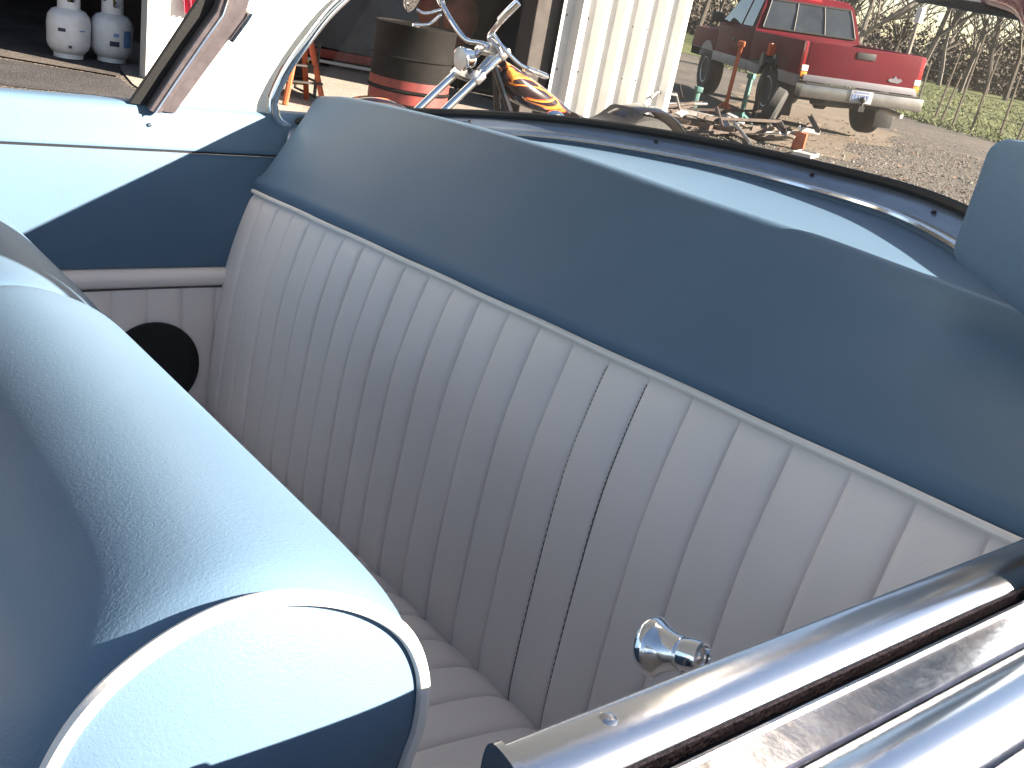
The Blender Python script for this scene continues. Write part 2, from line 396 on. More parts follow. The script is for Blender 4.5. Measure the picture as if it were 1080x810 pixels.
for k in range(4):
    t = empty('bare_tree', tl, 'tree', group='bare trees beyond the field')
    a, b = bare_tree(20+k, 9, .16, 3, .8)
    a.build('trunk', 'bark', t); b.build('branches', 'bark', t); protos.append(t)
spots = [(-44.0, 60), (-45.4, 47), (-47.5, 66), (-49.5, 60), (-51.5, 52), (-53, 64), (-55.5, 70), (-57, 58), (-58.3, 66), (-59.4, 60), (-60.6, 68), (-61.6, 62), (-63, 57), (-46.4, 75), (-54.5, 80), (-52.2, 74)]
for i, (az, d) in enumerate(spots):
    t = protos[i] if i < 4 else copy_tree(protos[i % 4])
    t.location = at_az(az, d); t.rotation_euler = (0, 0, rnd.uniform(0, 6.3)); s = rnd.uniform(.8, 1.25); t.scale = (s, s, s)
t = empty('bare_tree', 'pale branched bare tree rising just behind the bed of the red pickup', 'tree', at_az(-53.9, 30))
a, b = bare_tree(77, 6.5, .10, 3, .9); a.build('trunk', 'bark_pale', t); b.build('branches', 'bark_pale', t)
t = empty('bare_tree', 'smaller bare tree with twiggy crown left of the red pickup cab', 'tree', at_az(-44.6, 38))
a, b = bare_tree(78, 6, .09, 3, 1.0); a.build('trunk', 'bark', t); b.build('branches', 'bark', t)
# the far wood: evergreen and brush, one mass
M['far_leaf'] = mat('far_foliage', (0.0216, 0.0259, 0.0158), 0.9, var=0.6, vscale=.35)
M['brush'] = mat('dry_brush', (0.0612, 0.0490, 0.0396), 0.9, var=0.5, vscale=.5)
for nm, mm, cnt, zz, lab in (('evergreen_wood', 'far_leaf', 230, 5.0, 'dark evergreen wood far beyond the field'), ('dry_brush', 'brush', 330, 3.2, 'brown leafless brush at the foot of the far wood')):
    mb = MB(); r3 = random.Random(len(nm))
    for k in range(cnt):
        d = r3.uniform(84, 125) if mm == 'far_leaf' else r3.uniform(72, 92); c = Vector(at_az(r3.uniform(-68, -40), d)); hh = r3.uniform(.3, 1.0)**1.6*zz + .6; rad = r3.uniform(1.2, 2.6)
        for j in range(170):
            f = r3.random(); a = r3.uniform(0, 6.3); q = rad*(1-f*.8)*math.sqrt(r3.random())*r3.uniform(.6, 1.25)
            p = c + Vector((q*math.cos(a), q*math.sin(a), hh*f)); s = r3.uniform(.06, .19)
            n1 = Vector((r3.uniform(-1, 1), r3.uniform(-1, 1), r3.uniform(-1, 1))).normalized()*s; n2 = n1.cross(Vector((r3.uniform(-1, 1), r3.uniform(-1, 1), r3.uniform(-1, 1)))).normalized()*s*.6
            mb.add([p-n1, p+n2, p+n1, p-n2], [(0, 1, 2, 3)])
    tag(mb.build(nm, mm, smooth=False), lab, 'wood' if mm == 'far_leaf' else 'brush', kind='stuff')
pl = empty('marker_post', 'slim white topped post behind the pickup tailgate', 'post', (11.07, -16.66, 0))
MB().tube([(0, 0, 0), (.02, 0, 1.8)], .035, 8).build('pole', 'bark_pale', pl)
MB().box((.02, 0, 1.93), (.12, .12, .26), bevel=.02).build('cap', 'shop_white', pl)
# ------------------------------------------------------------------ the car (car axes: +x to the far side, +y to the front, eye at the origin)
CB = Vector((0.9, -0.3, -1.15))
car = bpy.data.objects.new('vintage_car', None); col.objects.link(car)
tag(car, 'vintage car with light blue and white vinyl seats, seen from its driver side', 'car')
car.matrix_world = Matrix.Translation(EYE + CAR_ROT @ CB) @ CAR_ROT.to_4x4()
def part(mb, name, m, parent=None, smooth=True, angle=40): return mb.build(name, m, car if parent is None else parent, smooth, CB, angle)
FL = 0.058                                        # width of one pleat

# --- rear seat
XN, XF = 0.240, 1.605
zc = smooth_interp([.18, .35, .42, .57, .71, .88, 1.0, 1.2, 1.4, 1.52, 1.58, 1.62], [-.152, -.140, -.134, -.121, -.114, -.102, -.098, -.094, -.094, -.096, -.099, -.108], .05)
def bolster(x, n=34):
    c = zc(x); w = .0004*math.sin(x*17) + .0003*math.sin(x*41+1)
    e = max(0, (x-1.57)/.035)**2*.012
    return spline([(-.684, -.285), (-.674, -.268), (-.6745+w, -.252), (-.686+w-e, -.236+(c+.1)*.1), (-.714+w-e, -.240+.50*(c+.192)), (-.745-e, c-.048), (-.767-e*.5, c-.020), (-.784, c-.0055), (-.80, c), (-.83, c-.006), (-.87, c-.03), (-.89, c-.06)], n)
xs = [XN + (XF-XN)*i/150 for i in range(151)]
P = [[(x, p[0], p[1]) for p in bolster(x)] for x in xs]
rs = part(MB().grid(P), 'rear_seat', 'blue')
tag(rs, label='rear bench seat with blue padded roll above white pleated backrest')
def pleat(x, x0=XF, w=FL):
    u = ((x0-x)/w) % 1.0
    return 1 - .55*abs(2*u-1)**5 - .45*abs(2*u-1)**22
BP = spline([(-.678, -.270), (-.656, -.330), (-.636, -.400), (-.6205, -.50), (-.609, -.61), (-.607, -.665), (-.616, -.71)], 81)
def backrest_pt(x, t, off=0.0):
    f = t*80; i = min(int(f), 79); p = BP[i] + (BP[i+1]-BP[i])*(f-i)
    i = int((XF-x)/FL); wob = .0022*math.sin(i*2.4+t*5) + .0016*math.sin(i*1.1+t*11)     # every pleat is stuffed a little differently
    hump = (.0062+wob*.5)*min(1, t/.04)*pleat(x)
    return (x, p[0] + hump + off, p[1])
NT = 40; xs = []
k = 0; x = XF
while x > XN:
    for u in (0, .02, .05, .1, .2, .35, .5, .65, .8, .9, .95, .98): xs.append(x - u*FL)
    x -= FL
P = [[backrest_pt(x, j/NT) for j in range(NT+1)] for x in xs]
bk = part(MB().grid(P), 'backrest', 'white', rs, True, 75)
tag(bk, label='white vertically pleated lower backrest')
part(MB().tube([(x, -.671 + (.001*math.sin(x*30)), -.2705) for x in [XN + (XF-XN)*i/60 for i in range(61)]], .0042, 8), 'piping', 'piping', rs)
for n in (16, 17):                                 # visible thread in two of the seams
    st = MB(); x = XF - n*FL
    st.tube([Vector(backrest_pt(x, j/160)) + Vector((0, .0006 if j % 2 else .0022, 0)) for j in range(6, 156)], .0008, 4)
    part(st, 'stitching', 'thread', rs)
def cushion_pt(x, s):
    # s 0 at the crease, 1 at the front edge
    q = spline([(-.65, -.71), (-.608, -.676), (-.56, -.652), (-.43, -.635), (-.27, -.625), (-.13, -.632), (-.06, -.67), (-.05, -.74), (-.06, -.84)], 36)
    i = int(round(s*35)); p = q[i]
    h = .009*pleat(x)
    return (x, p[0] + (h if s > .8 else 0), p[1] + (h if s <= .8 else h*.3))
P = [[cushion_pt(x, j/35) for j in range(36)] for x in xs]
cu = part(MB().grid(P), 'cushion', 'white', rs, True, 75)

# --- front seats (split bench: driver half and passenger half)
prof = [(.06, -.86), (.02, -.70), (-.015, -.55), (-.045, -.40), (-.058, -.335), (-.064, -.305), (-.075, -.280), (-.089, -.262), (-.106, -.249), (-.125, -.240), (-.145, -.2355), (-.166, -.2365), (-.190, -.2435), (-.213, -.256), (-.231, -.272), (-.242, -.290), (-.2475, -.310), (-.247, -.335), (-.241, -.358), (-.222, -.44), (-.195, -.55), (-.16, -.68), (-.12, -.86)]
PR = spline(prof, 110)
cen = np.mean(PR, axis=0)
def seat_half(x0, x1, dy, dz, label):
    n = 46; rows = []
    for i in range(n+1):
        u = i/n; x = x0 + (x1-x0)*u
        ed = min(x-x0, x1-x); sh = 0.0035*math.exp(-ed/.006)          # pulled in at the seam
        cr = .0105*(1-math.exp(-u/.045)) - .004*max(0, (u-.94)/.06)**2
        row = []
        for j, p in enumerate(PR):
            d = p - np.array([-.15, -.34]) ; L = np.linalg.norm(d); d = d/L
            q = p + d*(cr - sh); row.append((x, q[0]+dy, q[1]+dz))
        rows.append(row)
    s = part(MB().grid(rows), 'front_seat', 'blue'); tag(s, label=label)
    for xe, sg in ((x0, -1), (x1, 1)):
        bul, pr_ = (.016, .0038) if sg < 0 and x0 < .5 else (.003, .0012)
        rings = []
        for k in range(15):
            f = 1 - k/14
            rings.append([(xe + sg*bul*(1-f**3), cen[0]+(p[0]-cen[0])*f*.985+dy, cen[1]+(p[1]-cen[1])*f*.985+dz) for p in PR])
        part(MB().grid(rings, closed_v=True), 'end_panel', 'blue', s)
        part(MB().tube([(xe + sg*.0015, p[0]+dy, p[1]+dz) for p in PR], pr_, 8), 'piping', 'piping', s)
    return s
seat_half(.345, .865, 0, 0, 'driver half of the front bench, blue with light piping round its end')
seat_half(.870, 1.46, -.002, -.003, 'passenger half of the front bench, lying in shade')
fc = MB(); fc.box((.90, .30, -.72), (1.1, .55, .24), bevel=.06); part(fc, 'front_cushion', 'white')

# --- far side trim
WX = 1.60
Y0, Y1 = -.80, 1.0
ys = [Y0 + (Y1-Y0)*i/60 for i in range(61)]
low = [[(WX - .006*math.sin(math.pi*j/12)**.7, y, -.2125 - (.1895)*j/12) for j in range(13)] for y in ys]
tr = part(MB().grid(low), 'side_trim', 'blue'); tag(tr, label='blue upholstered trim panel on the far side wall')
pf = spline([(1.606, -.2115), (1.5985, -.209), (1.5985, -.203), (1.604, -.180), (1.609, -.155), (1.614, -.143), (1.625, -.1385), (1.66, -.138)], 18)
part(MB().grid([[(p[0], y, p[1]) for p in pf] for y in ys]), 'window_sill', 'blue')
part(MB().tube([(1.5995, y, -.2112) for y in ys], .0012, 5), 'seam', 'dark', tr)
part(MB().lathe([(.0, 0), (.003, .001), (.003, .002), (0, .003)], (1.6045, -.50, -.172), (-1, 0, .2), 10, False), 'snap_screw', 'chrome', tr)
ar = [[(WX + .004 - .016*math.sin(math.pi*j/14)**.6, y, -.4035 - .034*j/14) for j in range(15)] for y in ys]
part(MB().grid(ar), 'padded_roll', 'white')
ysp = []
y = Y0 + .01
while y < Y1:
    for u in (0, .02, .06, .2, .5, .8, .94, .98): ysp.append(y + u*.0585)
    y += .0585
pp = [[(WX + .003 - .005*(1-abs(2*(((y-Y0-.01)/.0585) % 1)-1)**5), y + .0 , z) for z in (-.439, -.443, -.50, -.60, -.75, -.95)] for y in ysp]
sp = part(MB().grid(pp), 'pleated_trim', 'white', None, True, 75)
part(MB().tube([(WX-.0012, y, -.4395 + .002*math.sin(y*9)) for y in ys], .0016, 5), 'seam', 'thread', sp)
part(MB().lathe([(.0, .012), (.05, .0115), (.070, .010), (.078, .006), (.080, 0), (.078, -.004)], (WX-.002, -.507, -.576), (-1, 0, 0), 40, False), 'speaker', 'speaker', sp)
hw = MB(); hw.box((1.66, .1, -.62), (.06, 2.4, .80)); part(hw, 'far_body_side', 'cream', None, False)

# --- far roof pillar, leaning in
def px(z): return 1.561 - .386*z
zs = [-.158, -.145, -.13, -.11, -.09, -.065, -.04, -.012, .02, .06, .10, .16, .24, .33]
yl = [-.50]*4 + [-.50, -.50, -.50, -.50, -.50, -.50, -.50, -.50, -.50, -.50]
yr = [-.735, -.708, -.698, -.695, -.699, -.706, -.718, -.735, -.751, -.781, -.81, -.855, -.92, -1.0]
rows = []
for z, a, b in zip(zs, yl, yr):
    a = interp(z, [-.15, .0, .33], [-.515, -.59, -.62])
    rows.append([(px(z) + .006*math.sin(math.pi*j/10), a+(b-a)*j/10, z) for j in range(11)])
part(MB().grid(rows), 'roof_pillar', 'headliner')
outer = [[(p[0]+.05, p[1], p[2]) for p in r] for r in rows]
part(MB().grid(outer), 'pillar_skin', 'cream')

# --- far quarter window frame: rubber run, then stepped chrome moulding
def band(path_a, path_b, th, name, m, parent=None, lift=0.0):
    """a strip between two edge paths, standing th off the pillar towards the cabin"""
    mb = MB(); rows = []
    for a, b in zip(path_a, path_b):
        a, b = Vector(a), Vector(b); n = Vector((-1, 0, -.386)).normalized()
        rows.append([a+n*lift, a+n*(lift+th*.8), a+(b-a)*.06+n*(lift+th), a+(b-a)*.5+n*(lift+th*1.08), a+(b-a)*.94+n*(lift+th), b+n*(lift+th*.8), b+n*lift])
    o = len(mb.v); mb.grid(rows); k = 7
    mb.f.append(tuple(range(k))[::-1]); mb.f.append(tuple((len(rows)-1)*k+i for i in range(k)))
    return part(mb, name, m, parent, True, 30)
def P3(y, z): return (px(z), y, z)
A = [P3(-.470, -.139), P3(-.502, -.076), P3(-.532, -.015), P3(-.550, .022), P3(-.556, .06), P3(-.55, .14), P3(-.52, .30)]
B = [P3(-.496, -.141), P3(-.528, -.074), P3(-.556, -.019), P3(-.576, .018), P3(-.584, .06), P3(-.578, .14), P3(-.55, .30)]
C = [P3(-.515, -.145), P3(-.549, -.079), P3(-.579, -.021), P3(-.596, .012), P3(-.603, .06), P3(-.598, .14), P3(-.57, .30)]
D = [P3(-.541, -.147), P3(-.576, -.082), P3(-.608, -.024), P3(-.626, .010), P3(-.632, .06), P3(-.626, .14), P3(-.60, .30)]
qf = band(B, C, .022, 'quarter_window_frame', 'frame_trim'); tag(qf, label='stepped chrome frame at the rear edge of the far quarter window')
band(A, B, .006, 'rubber_run', 'rubber', qf)
band(C, D, .012, 'outer_moulding', 'frame_trim', qf)
band([P3(-.606, -.025), P3(-.624, .008), P3(-.630, .02)], [P3(-.613, -.027), P3(-.631, .006), P3(-.637, .02)], .016, 'corner_clip', 'chrome', qf)
band([Vector(a)+(Vector(b)-Vector(a))*.42 for a, b in zip(B, C)], [Vector(a)+(Vector(b)-Vector(a))*.54 for a, b in zip(B, C)], .0255, 'ridge', 'chrome', qf)

# --- rear window, its rubber seal and garnish moulding
base = spline([(1.621, -.745, -.158), (1.56, -.845, -.128), (1.435, -.944, -.104), (1.27, -1.075, -.087), (1.04, -1.163, -.084), (.83, -1.188, -.090), (.63, -1.135, -.097), (.42, -.985, -.118), (.215, -.765, -.150)], 90)
topc = spline([(1.44, -.92, .30), (1.38, -.965, .305), (1.28, -1.0, .315), (1.15, -1.02, .325), (.95, -1.03, .33), (.80, -1.03, .33), (.65, -1.02, .325), (.50, -.98, .315), (.40, -.92, .30)], 90)
rows = []
for a, b in zip(base, topc):
    rows.append([tuple(a+(b-a)*t + np.array([0, -.02, .02])*math.sin(math.pi*t)) for t in np.linspace(-.03, 1.02, 12)])
rw = part(MB().grid(rows), 'rear_window', 'glass'); tag(rw, label='wide curved rear window glass, slightly dusty')
part(MB().tube([tuple(p + np.array([0, .004, .0025])) for p in base], .0068, 8), 'seal', 'rubber', rw)
side = spline([(1.43, -.945, .31), (1.48, -.90, .21), (1.515, -.835, .12), (1.535, -.795, .067), (1.5495, -.766, .030), (1.565, -.742, -.011), (1.5815, -.721, -.052), (1.5955, -.708, -.0895), (1.607, -.703, -.120), (1.617, -.714, -.146), (1.622, -.737, -.159), (1.62, -.79, -.155), (1.56, -.86, -.133), (1.45, -.95, -.108)], 80)
part(MB().tube([(p[0]-.006, p[1], p[2]) for p in side], .0085, 10), 'chrome_frame', 'chrome', rw)
nb = [(.42, -.985, -.118), (.215, -.765, -.150), (.24, -.76, -.08), (.30, -.80, .06), (.36, -.86, .20), (.40, -.92, .30)]
part(MB().tube(spline(nb, 40), .010, 8), 'seal', 'rubber', rw)
part(MB().tube([tuple(p) for p in topc], .012, 8), 'seal', 'rubber', rw)
gr = []; inner = []
for i, p in enumerate(base):
    t = base[min(i+1, 89)] - base[max(i-1, 0)]; nrm = np.array([t[1], -t[0], 0]); nrm /= np.linalg.norm(nrm)
    if nrm[1] < 0: nrm = -nrm
    s = [p + nrm*d + np.array([0, 0, h]) for d, h in ((.004, -.002), (.010, -.0055), (.020, -.0105), (.030, -.0165), (.036, -.0225), (.037, -.030))]
    gr.append([tuple(q) for q in s]); inner.append(s[-1])
gm = part(MB().grid(gr), 'window_garnish', 'garnish'); tag(gm, label='metallic blue grey moulding under the rear window')
part(MB().tube([tuple(q + np.array([0, 0, .0035])) for q in inner], .0048, 8), 'bead', 'chrome', gm)
for f in (25, 41, 55, 68):
    p = np.array(gr[f][2])
    part(MB().lathe([(.0035, 0), (.0035, .001), (.002, .0022)], p + np.array([0, .001, .001]), (0, .45, .9), 10), 'screw', 'dark', gm)
sh = [[tuple(q + np.array([0, 0, .007]))] + [tuple(q + (np.array([max(.20, min(1.58, q[0])), -.812, zc(max(.20, min(1.58, q[0])))-.010]) - q)*t - np.array([0, 0, .003*math.sin(math.pi*t)])) for t in np.linspace(0, 1, 10)] for q in [q + np.array([0, .002, -.005]) for q in inner]]
part(MB().grid(sh), 'parcel_shelf', 'blue')

# --- near pillar, the blue padded panel and the maroon windlace
rowsn = []
L1 = [(.455, -.715, .082), (.41, -.66, .0755), (.345, -.60, .0655), (.30, -.56, .059), (.262, -.525, .052)]
U1 = [(.44, -.93, .31), (.40, -.86, .31), (.37, -.78, .31), (.36, -.72, .31), (.36, -.66, .31)]
for a, b in zip(L1, U1):
    a, b = Vector(a), Vector(b); rowsn.append([a+(b-a)*t + Vector((-.02, 0, 0))*math.sin(math.pi*t) for t in (0, .15, .3, .5, .75, 1)])
part(MB().grid(rowsn), 'roof_pillar', 'headliner')
part(MB().tube([(p[0], p[1], p[2]) for p in spline(L1, 24)], .003, 8), 'pillar_edge', 'rubber')
part(MB().tube(spline([(.345, -.618, .0735), (.317, -.570, .0690), (.271, -.520, .0585), (.25, -.50, .045)], 16), .006, 10), 'windlace', 'maroon')
pr = MB()
pr.grid([[(.235, -.80, -.155), (.25, -.81, -.02), (.31, -.83, .10), (.375, -.87, .305)], [(.32, -.895, -.15), (.33, -.90, -.02), (.36, -.90, .10), (.395, -.915, .305)], [(.40, -.975, -.135), (.40, -.97, -.02), (.41, -.965, .10), (.42, -.95, .31)]])
part(pr, 'pillar_skin', 'cream')  # unseen panel added across the window corner to shade the passenger seat
# padded panel: rounded sheet standing across the cabin at the near pillar
def rounded(poly, r, seg=6):
    out = []; n = len(poly)
    for i in range(n):
        p = Vector(poly[i]); a = (Vector(poly[i-1])-p).normalized(); b = (Vector(poly[(i+1) % n])-p).normalized()
        rr = r[i]; ang = a.angle(b); d = rr/math.tan(ang/2); c = p + (a+b).normalized()*(rr/math.sin(ang/2))
        s = (p+a*d-c); e = (p+b*d-c)
        for k in range(seg+1):
            v = s.lerp(e, k/seg).normalized()*rr; out.append(c+v)
    return out
poly = rounded([(.3175, -.0835), (.3115, -.0075), (.215, -.0065), (.215, -.128)], [.012, .012, .01, .01])
pm = MB(); pm.prism([(p.x*1.22, p.y*1.22) for p in poly], -.732, -.758, 'y', .005)
pd = part(pm, 'pillar_panel', 'blue'); tag(pd, label='blue padded panel with rounded corners at the near rear pillar')

K = 1.3
_part = part
def part(mb, name, m, parent=None, smooth=True, angle=40):
    mb.v = [(x*K, y*K, z*K) for x, y, z in mb.v]; return _part(mb, name, m, parent, smooth, angle)
# --- near window ledge: garnish, glass slot, outer mouldings
def extr(sec, y0, y1, name, m, parent=None, n=2, angle=30):
    rows = [[(x, y0+(y1-y0)*i/n, z) for x, z in sec] for i in range(n+1)]
    mb = MB().grid(rows); k = len(sec)
    mb.f.append(tuple(range(k))[::-1]); mb.f.append(tuple(n*k+i for i in range(k)))
    return part(mb, name, m, parent, True, angle)
sec1 = [tuple(p) for p in spline([(.1885, -.255), (.1885, -.215), (.1880, -.2045), (.1865, -.2005), (.1838, -.1992), (.1785, -.1996), (.1725, -.2012), (.1682, -.2036), (.1652, -.2072)], 26)]
b1 = extr(sec1 + [(.1652, -.2572)], -.163, -1.0, 'window_ledge', 'chrome_soft', None, 30); tag(b1, label='rounded chrome ledge along the near window slot')
capm = MB().prism([(x, z) for x, z in [tuple(p) for p in spline([(.190, -.256), (.190, -.214), (.1893, -.2035), (.1873, -.1990), (.184, -.1977), (.1782, -.1981), (.1720, -.1998), (.1670, -.2025), (.1636, -.2068), (.1636, -.256)], 30)]], -.1625, -.1655, 'y')
part(capm, 'end_cap', 'chrome_soft', b1)
extr([(.1650, -.2074), (.1640, -.2080), (.1638, -.2128), (.1650, -.2132)], -.1615, -1.0, 'pitted_lip', 'rust_edge', b1)
sw = MB().lathe([(.0036, -.002), (.0036, .0002), (.0028, .0008), (.0013, .0010)], (.1790, -.205, -.2001), (-.25, 0, 1), 16)
part(sw, 'screw', 'chrome_worn', b1)
sl = MB(); sl.box((.1574, -.50, -.240), (.0074, 1.2, .012)); sl.box((.1643, -.58, -.232), (.0016, .83, .036)); part(sl, 'glass_slot', 'dark', None, False)
extr([(.1535, -.245), (.1535, -.2015), (.1528, -.2003), (.1515, -.2003), (.151, -.2022), (.1372, -.2035), (.1365, -.206), (.1365, -.245)], .12, -1.0, 'belt_moulding', 'chrome_worn')
sec3 = [(.136 + .0, -.2065)] + [(.1235 + .0125*math.cos(a), -.2085 + .0095*math.sin(a)) for a in np.linspace(.15, math.pi, 16)] + [(.1105, -.235)]
extr(sec3, .12, -1.0, 'belt_moulding', 'chrome_soft')
sec4 = [(.1105, -.222)] + [(.0995 + .0105*math.cos(a), -.2225 + .0095*math.sin(a)) for a in np.linspace(.2, math.pi, 16)] + [(.088, -.25)]
extr(sec4, .12, -1.0, 'belt_moulding', 'chrome_soft')
bs = MB(); bs.prism([(.186, -.25), (.186, -1.0), (.085, -1.0), (.06, -.75), (.062, -.45), (.086, -.245)], -.165, -1.05, 'y', .006); part(bs, 'near_body_side', 'cream', None, True, 50)

# --- window crank
KP, KA = np.array([.2690, -.3258, -.2624]), np.array([-.944, -.177, .280])
ck = MB().lathe([(r_*1.1, h_*1.08) for r_, h_ in [(.0, .0), (.0100, .0), (.0124, .0010), (.0134, .0030), (.0132, .0055), (.0118, .0075), (.0102, .0098), (.0088, .0135), (.0078, .0175), (.0075, .0188), (.0070, .0192), (.0070, .0200), (.0077, .0206), (.0078, .0262), (.0072, .0288), (.0056, .0294), (.0052, .0275), (.0, .0270)]], KP, KA, 40, False)
kn = part(ck, 'window_crank', 'chrome'); tag(kn, label='small chrome window crank knob above the near ledge')
part(MB().lathe([(.0, .0), (.0026, 0), (.0028, .0012), (.0014, .002), (0, .0022)], KP + KA*.0292, KA, 14, False), 'screw', 'chrome_worn', kn)
e = KP + KA*.026
arm = MB(); arm.tube([e + np.array([0, .002, -.004]), e + np.array([-.0008, .003, -.014]), e + np.array([-.004, .003, -.04]), (.228, -.327, -.32), (.215, -.328, -.345), (.20, -.328, -.352)], [.0048, .0046, .005, .006, .007, .008], 12, flat=.7); part(arm, 'arm', 'chrome', kn)
part = _part

# --- near inner trim, doors, cowl and hood: they keep the yard's light out of the cabin
nt = MB(); nt.grid([[(.205, -.60, -.30), (.212, -.60, -.20), (.225, -.60, -.10)], [(.205, -1.0, -.30), (.212, -1.0, -.20), (.225, -1.0, -.10)]]); part(nt, 'side_trim', 'blue')
dr_ = MB(); dr_.prism([(.245, -.33), (.245, -1.0), (.085, -1.0), (.07, -.75), (.075, -.45), (.13, -.32)], -.20, 1.10, 'y', .01); part(dr_, 'door', 'cream')
ds = MB(); ds.prism([(1.02, -.90), (1.02, -.36), (1.07, -.24), (1.16, -.19), (1.45, -.17), (2.9, -.27), (3.0, -.40), (3.0, -.95)], .10, 1.68, 'x', .02); part(ds, 'dashboard', 'blue')
# --- roof, floor, deck
rows = []
for i in range(25):
    y = 1.05 - (1.05+1.02)*i/24
    rows.append([(x, y - (.0 if i < 24 else .0), .30 + .045*(1-((x-.905)/.55)**2) - .05*max(0, (y-.6)/.45)**2) for x in np.linspace(.36, 1.45, 17)])
    if i == 24:
        rows[-1] = [(x, interp(x, [.36, .5, .65, .95, 1.28, 1.45], [-.90, -.98, -1.02, -1.03, -1.0, -.91]), .30 + .045*(1-((x-.905)/.55)**2)-.01) for x in np.linspace(.36, 1.45, 17)]
hd = part(MB().grid(rows), 'roof', 'headliner')
part(MB().grid([[(p[0], p[1], p[2]+.035) for p in r] for r in rows]), 'roof_skin', 'cream', hd)
part(MB().tube([(.352, y, .302) for y in np.linspace(1.05, -.9, 12)], .014, 8), 'drip_rail', 'chrome', hd)
part(MB().tube([(1.458, y, .302) for y in np.linspace(1.05, -.9, 12)], .014, 8), 'drip_rail', 'chrome', hd)
for x0, x1 in ((.20, .38), (1.62, 1.43)):
    part(MB().tube([(x0, 1.45, -.16), ((x0+x1)/2, 1.28, .06), (x1, 1.05, .30)], .025, 8), 'windshield_pillar', 'cream')
fl = MB(); fl.box((.9, -.1, -.90), (1.46, 2.9, .04)); part(fl, 'floor', 'carpet', None, False)
dk = MB(); dk.grid([[tuple(np.array(p) + np.array([(p[0]-.9)*.12*t, -1.1*t, -.008-.16*t-.10*t*t])) for t in np.linspace(0.0, 1, 8)] for p in base])
part(dk, 'rear_deck', 'cream')
# ------------------------------------------------------------------ the red pickup
M['truck_red'] = mat('red_truck_paint', (0.092, 0.0065, 0.013), 0.5, var=0.2, vscale=1.6, spec=0.06)
M['truck_grey'] = mat('grey_lower_trim', (0.16, 0.15, 0.17), 0.5, var=0.15, vscale=3)
M['tyre'] = mat('tyre_rubber', (0.022, 0.021, 0.021), 0.85, bump=0.4, bscale=40)
M['rim'] = mat('dusty_alloy', (0.45, 0.44, 0.44), 0.35, 0.8, var=0.2, vscale=8)
M['bumper'] = mat('dusty_chrome_bumper', (0.2592, 0.2448, 0.2376), 0.3, 0.85, var=0.2, vscale=5)
M['amber'] = mat('amber_lens', (0.65, 0.24, 0.03), 0.2, coat=0.4)
M['red_lens'] = mat('red_lens', (0.40, 0.015, 0.02), 0.2, coat=0.4)
M['white_lens'] = mat('white_lens', (0.75, 0.72, 0.68), 0.25, coat=0.4)
M['plate'] = mat('plate_white', (0.3024, 0.3096, 0.3384), 0.5)
M['plate_ink'] = mat('plate_ink', (0.12, 0.16, 0.32), 0.6)
M['black_metal'] = mat('black_metal', (0.015, 0.014, 0.014), 0.55, var=0.4, vscale=6)
tk = empty('pickup_truck', 'dusty red extended cab pickup parked on the gravel, tailgate facing the car', 'truck', (9.65-.8*.485, -11.5-.8*.875, 0.045), 0, rot=(R(-2.6), 0, R(-29)))
WB = 3.12
def arch(cx, r, z0, z1, a0=0, n=14):
    out = []
    for i in range(n+1):
        a = math.pi*i/n; out.append((cx - r*math.cos(a), max(z0, .40 + r*math.sin(a))))
    return out
def side_poly(f0, f1, zb, zt, cxs):
    p = [(f0, zb)]
    for cx in cxs: p += arch(cx, .47, zb, zt)
    p += [(f1, zb), (f1, zt), (f0, zt)]
    return p
for nm, sgn in (('bed_side', 1), ('bed_side', -1)):
    MB().prism(side_poly(-1.02, 1.0, .60, 1.17, [0.0]), sgn*.865, sgn*.79, 'y', .025).build(nm, 'truck_red', tk, True, None, 30)
    MB().prism(side_poly(-1.03, 1.0, .592, .74, [0.0]), sgn*.872, sgn*.80, 'y', .006).build('lower_trim', 'truck_grey', tk, True, None, 30)
bf = MB(); bf.box((0, 0, .72), (2.0, 1.58, .06)); bf.box((0, 0, .48), (2.1, .8, .14)); bf.build('bed_floor', 'black_metal', tk, False)
tg = MB().box((-1.06, 0, .925), (.09, 1.60, .49), bevel=.025).build('tailgate', 'truck_red', tk)
MB().box((-1.108, 0, .715), (.02, 1.60, .085), bevel=.008).build('lower_band', 'truck_grey', tg)
MB().box((-1.108, 0, 1.075), (.014, .26, .085), bevel=.006).build('handle', 'black_metal', tg)
em = MB()
em.prism([(p[0], p[1]) for p in [(-.42, .80), (-.53, .795), (-.58, .83), (-.55, .862), (-.52, .845), (-.47, .885), (-.45, .85), (-.40, .845), (-.38, .82)]], -1.108, -1.112, 'x'); em.build('emblem', 'truck_grey', tg, False)
cabp = [(.98, .60), (2.72, .60), (2.72, 1.17), (.98, 1.17)]
MB().prism(cabp, -.87, .87, 'y', .03).build('cab', 'truck_red', tk, True, None, 30)
MB().prism([(.96, .592), (2.74, .592), (2.74, .74), (.96, .74)], -.877, .877, 'y', .006).build('lower_trim', 'truck_grey', tk, True, None, 30)
gh = MB()
rows = []
for z, f0, f1, hw_ in ((1.165, .99, 2.78, .845), (1.30, 1.03, 2.62, .80), (1.50, 1.10, 2.36, .745), (1.66, 1.18, 2.16, .69), (1.73, 1.28, 2.04, .62), (1.745, 1.42, 1.9, .5)):
    c = []
    for sx, sy in ((0, -1), (1, -1), (1, 1), (0, 1)):
        c.append(((f1 if sx else f0), sy*hw_, z))
    rows.append(c)
gh.grid(rows, closed_v=True); gh.f.append(tuple(len(gh.v)-4+i for i in range(4)))
gr_ = gh.build('cab_roof', 'truck_red', tk, True, None, 25)
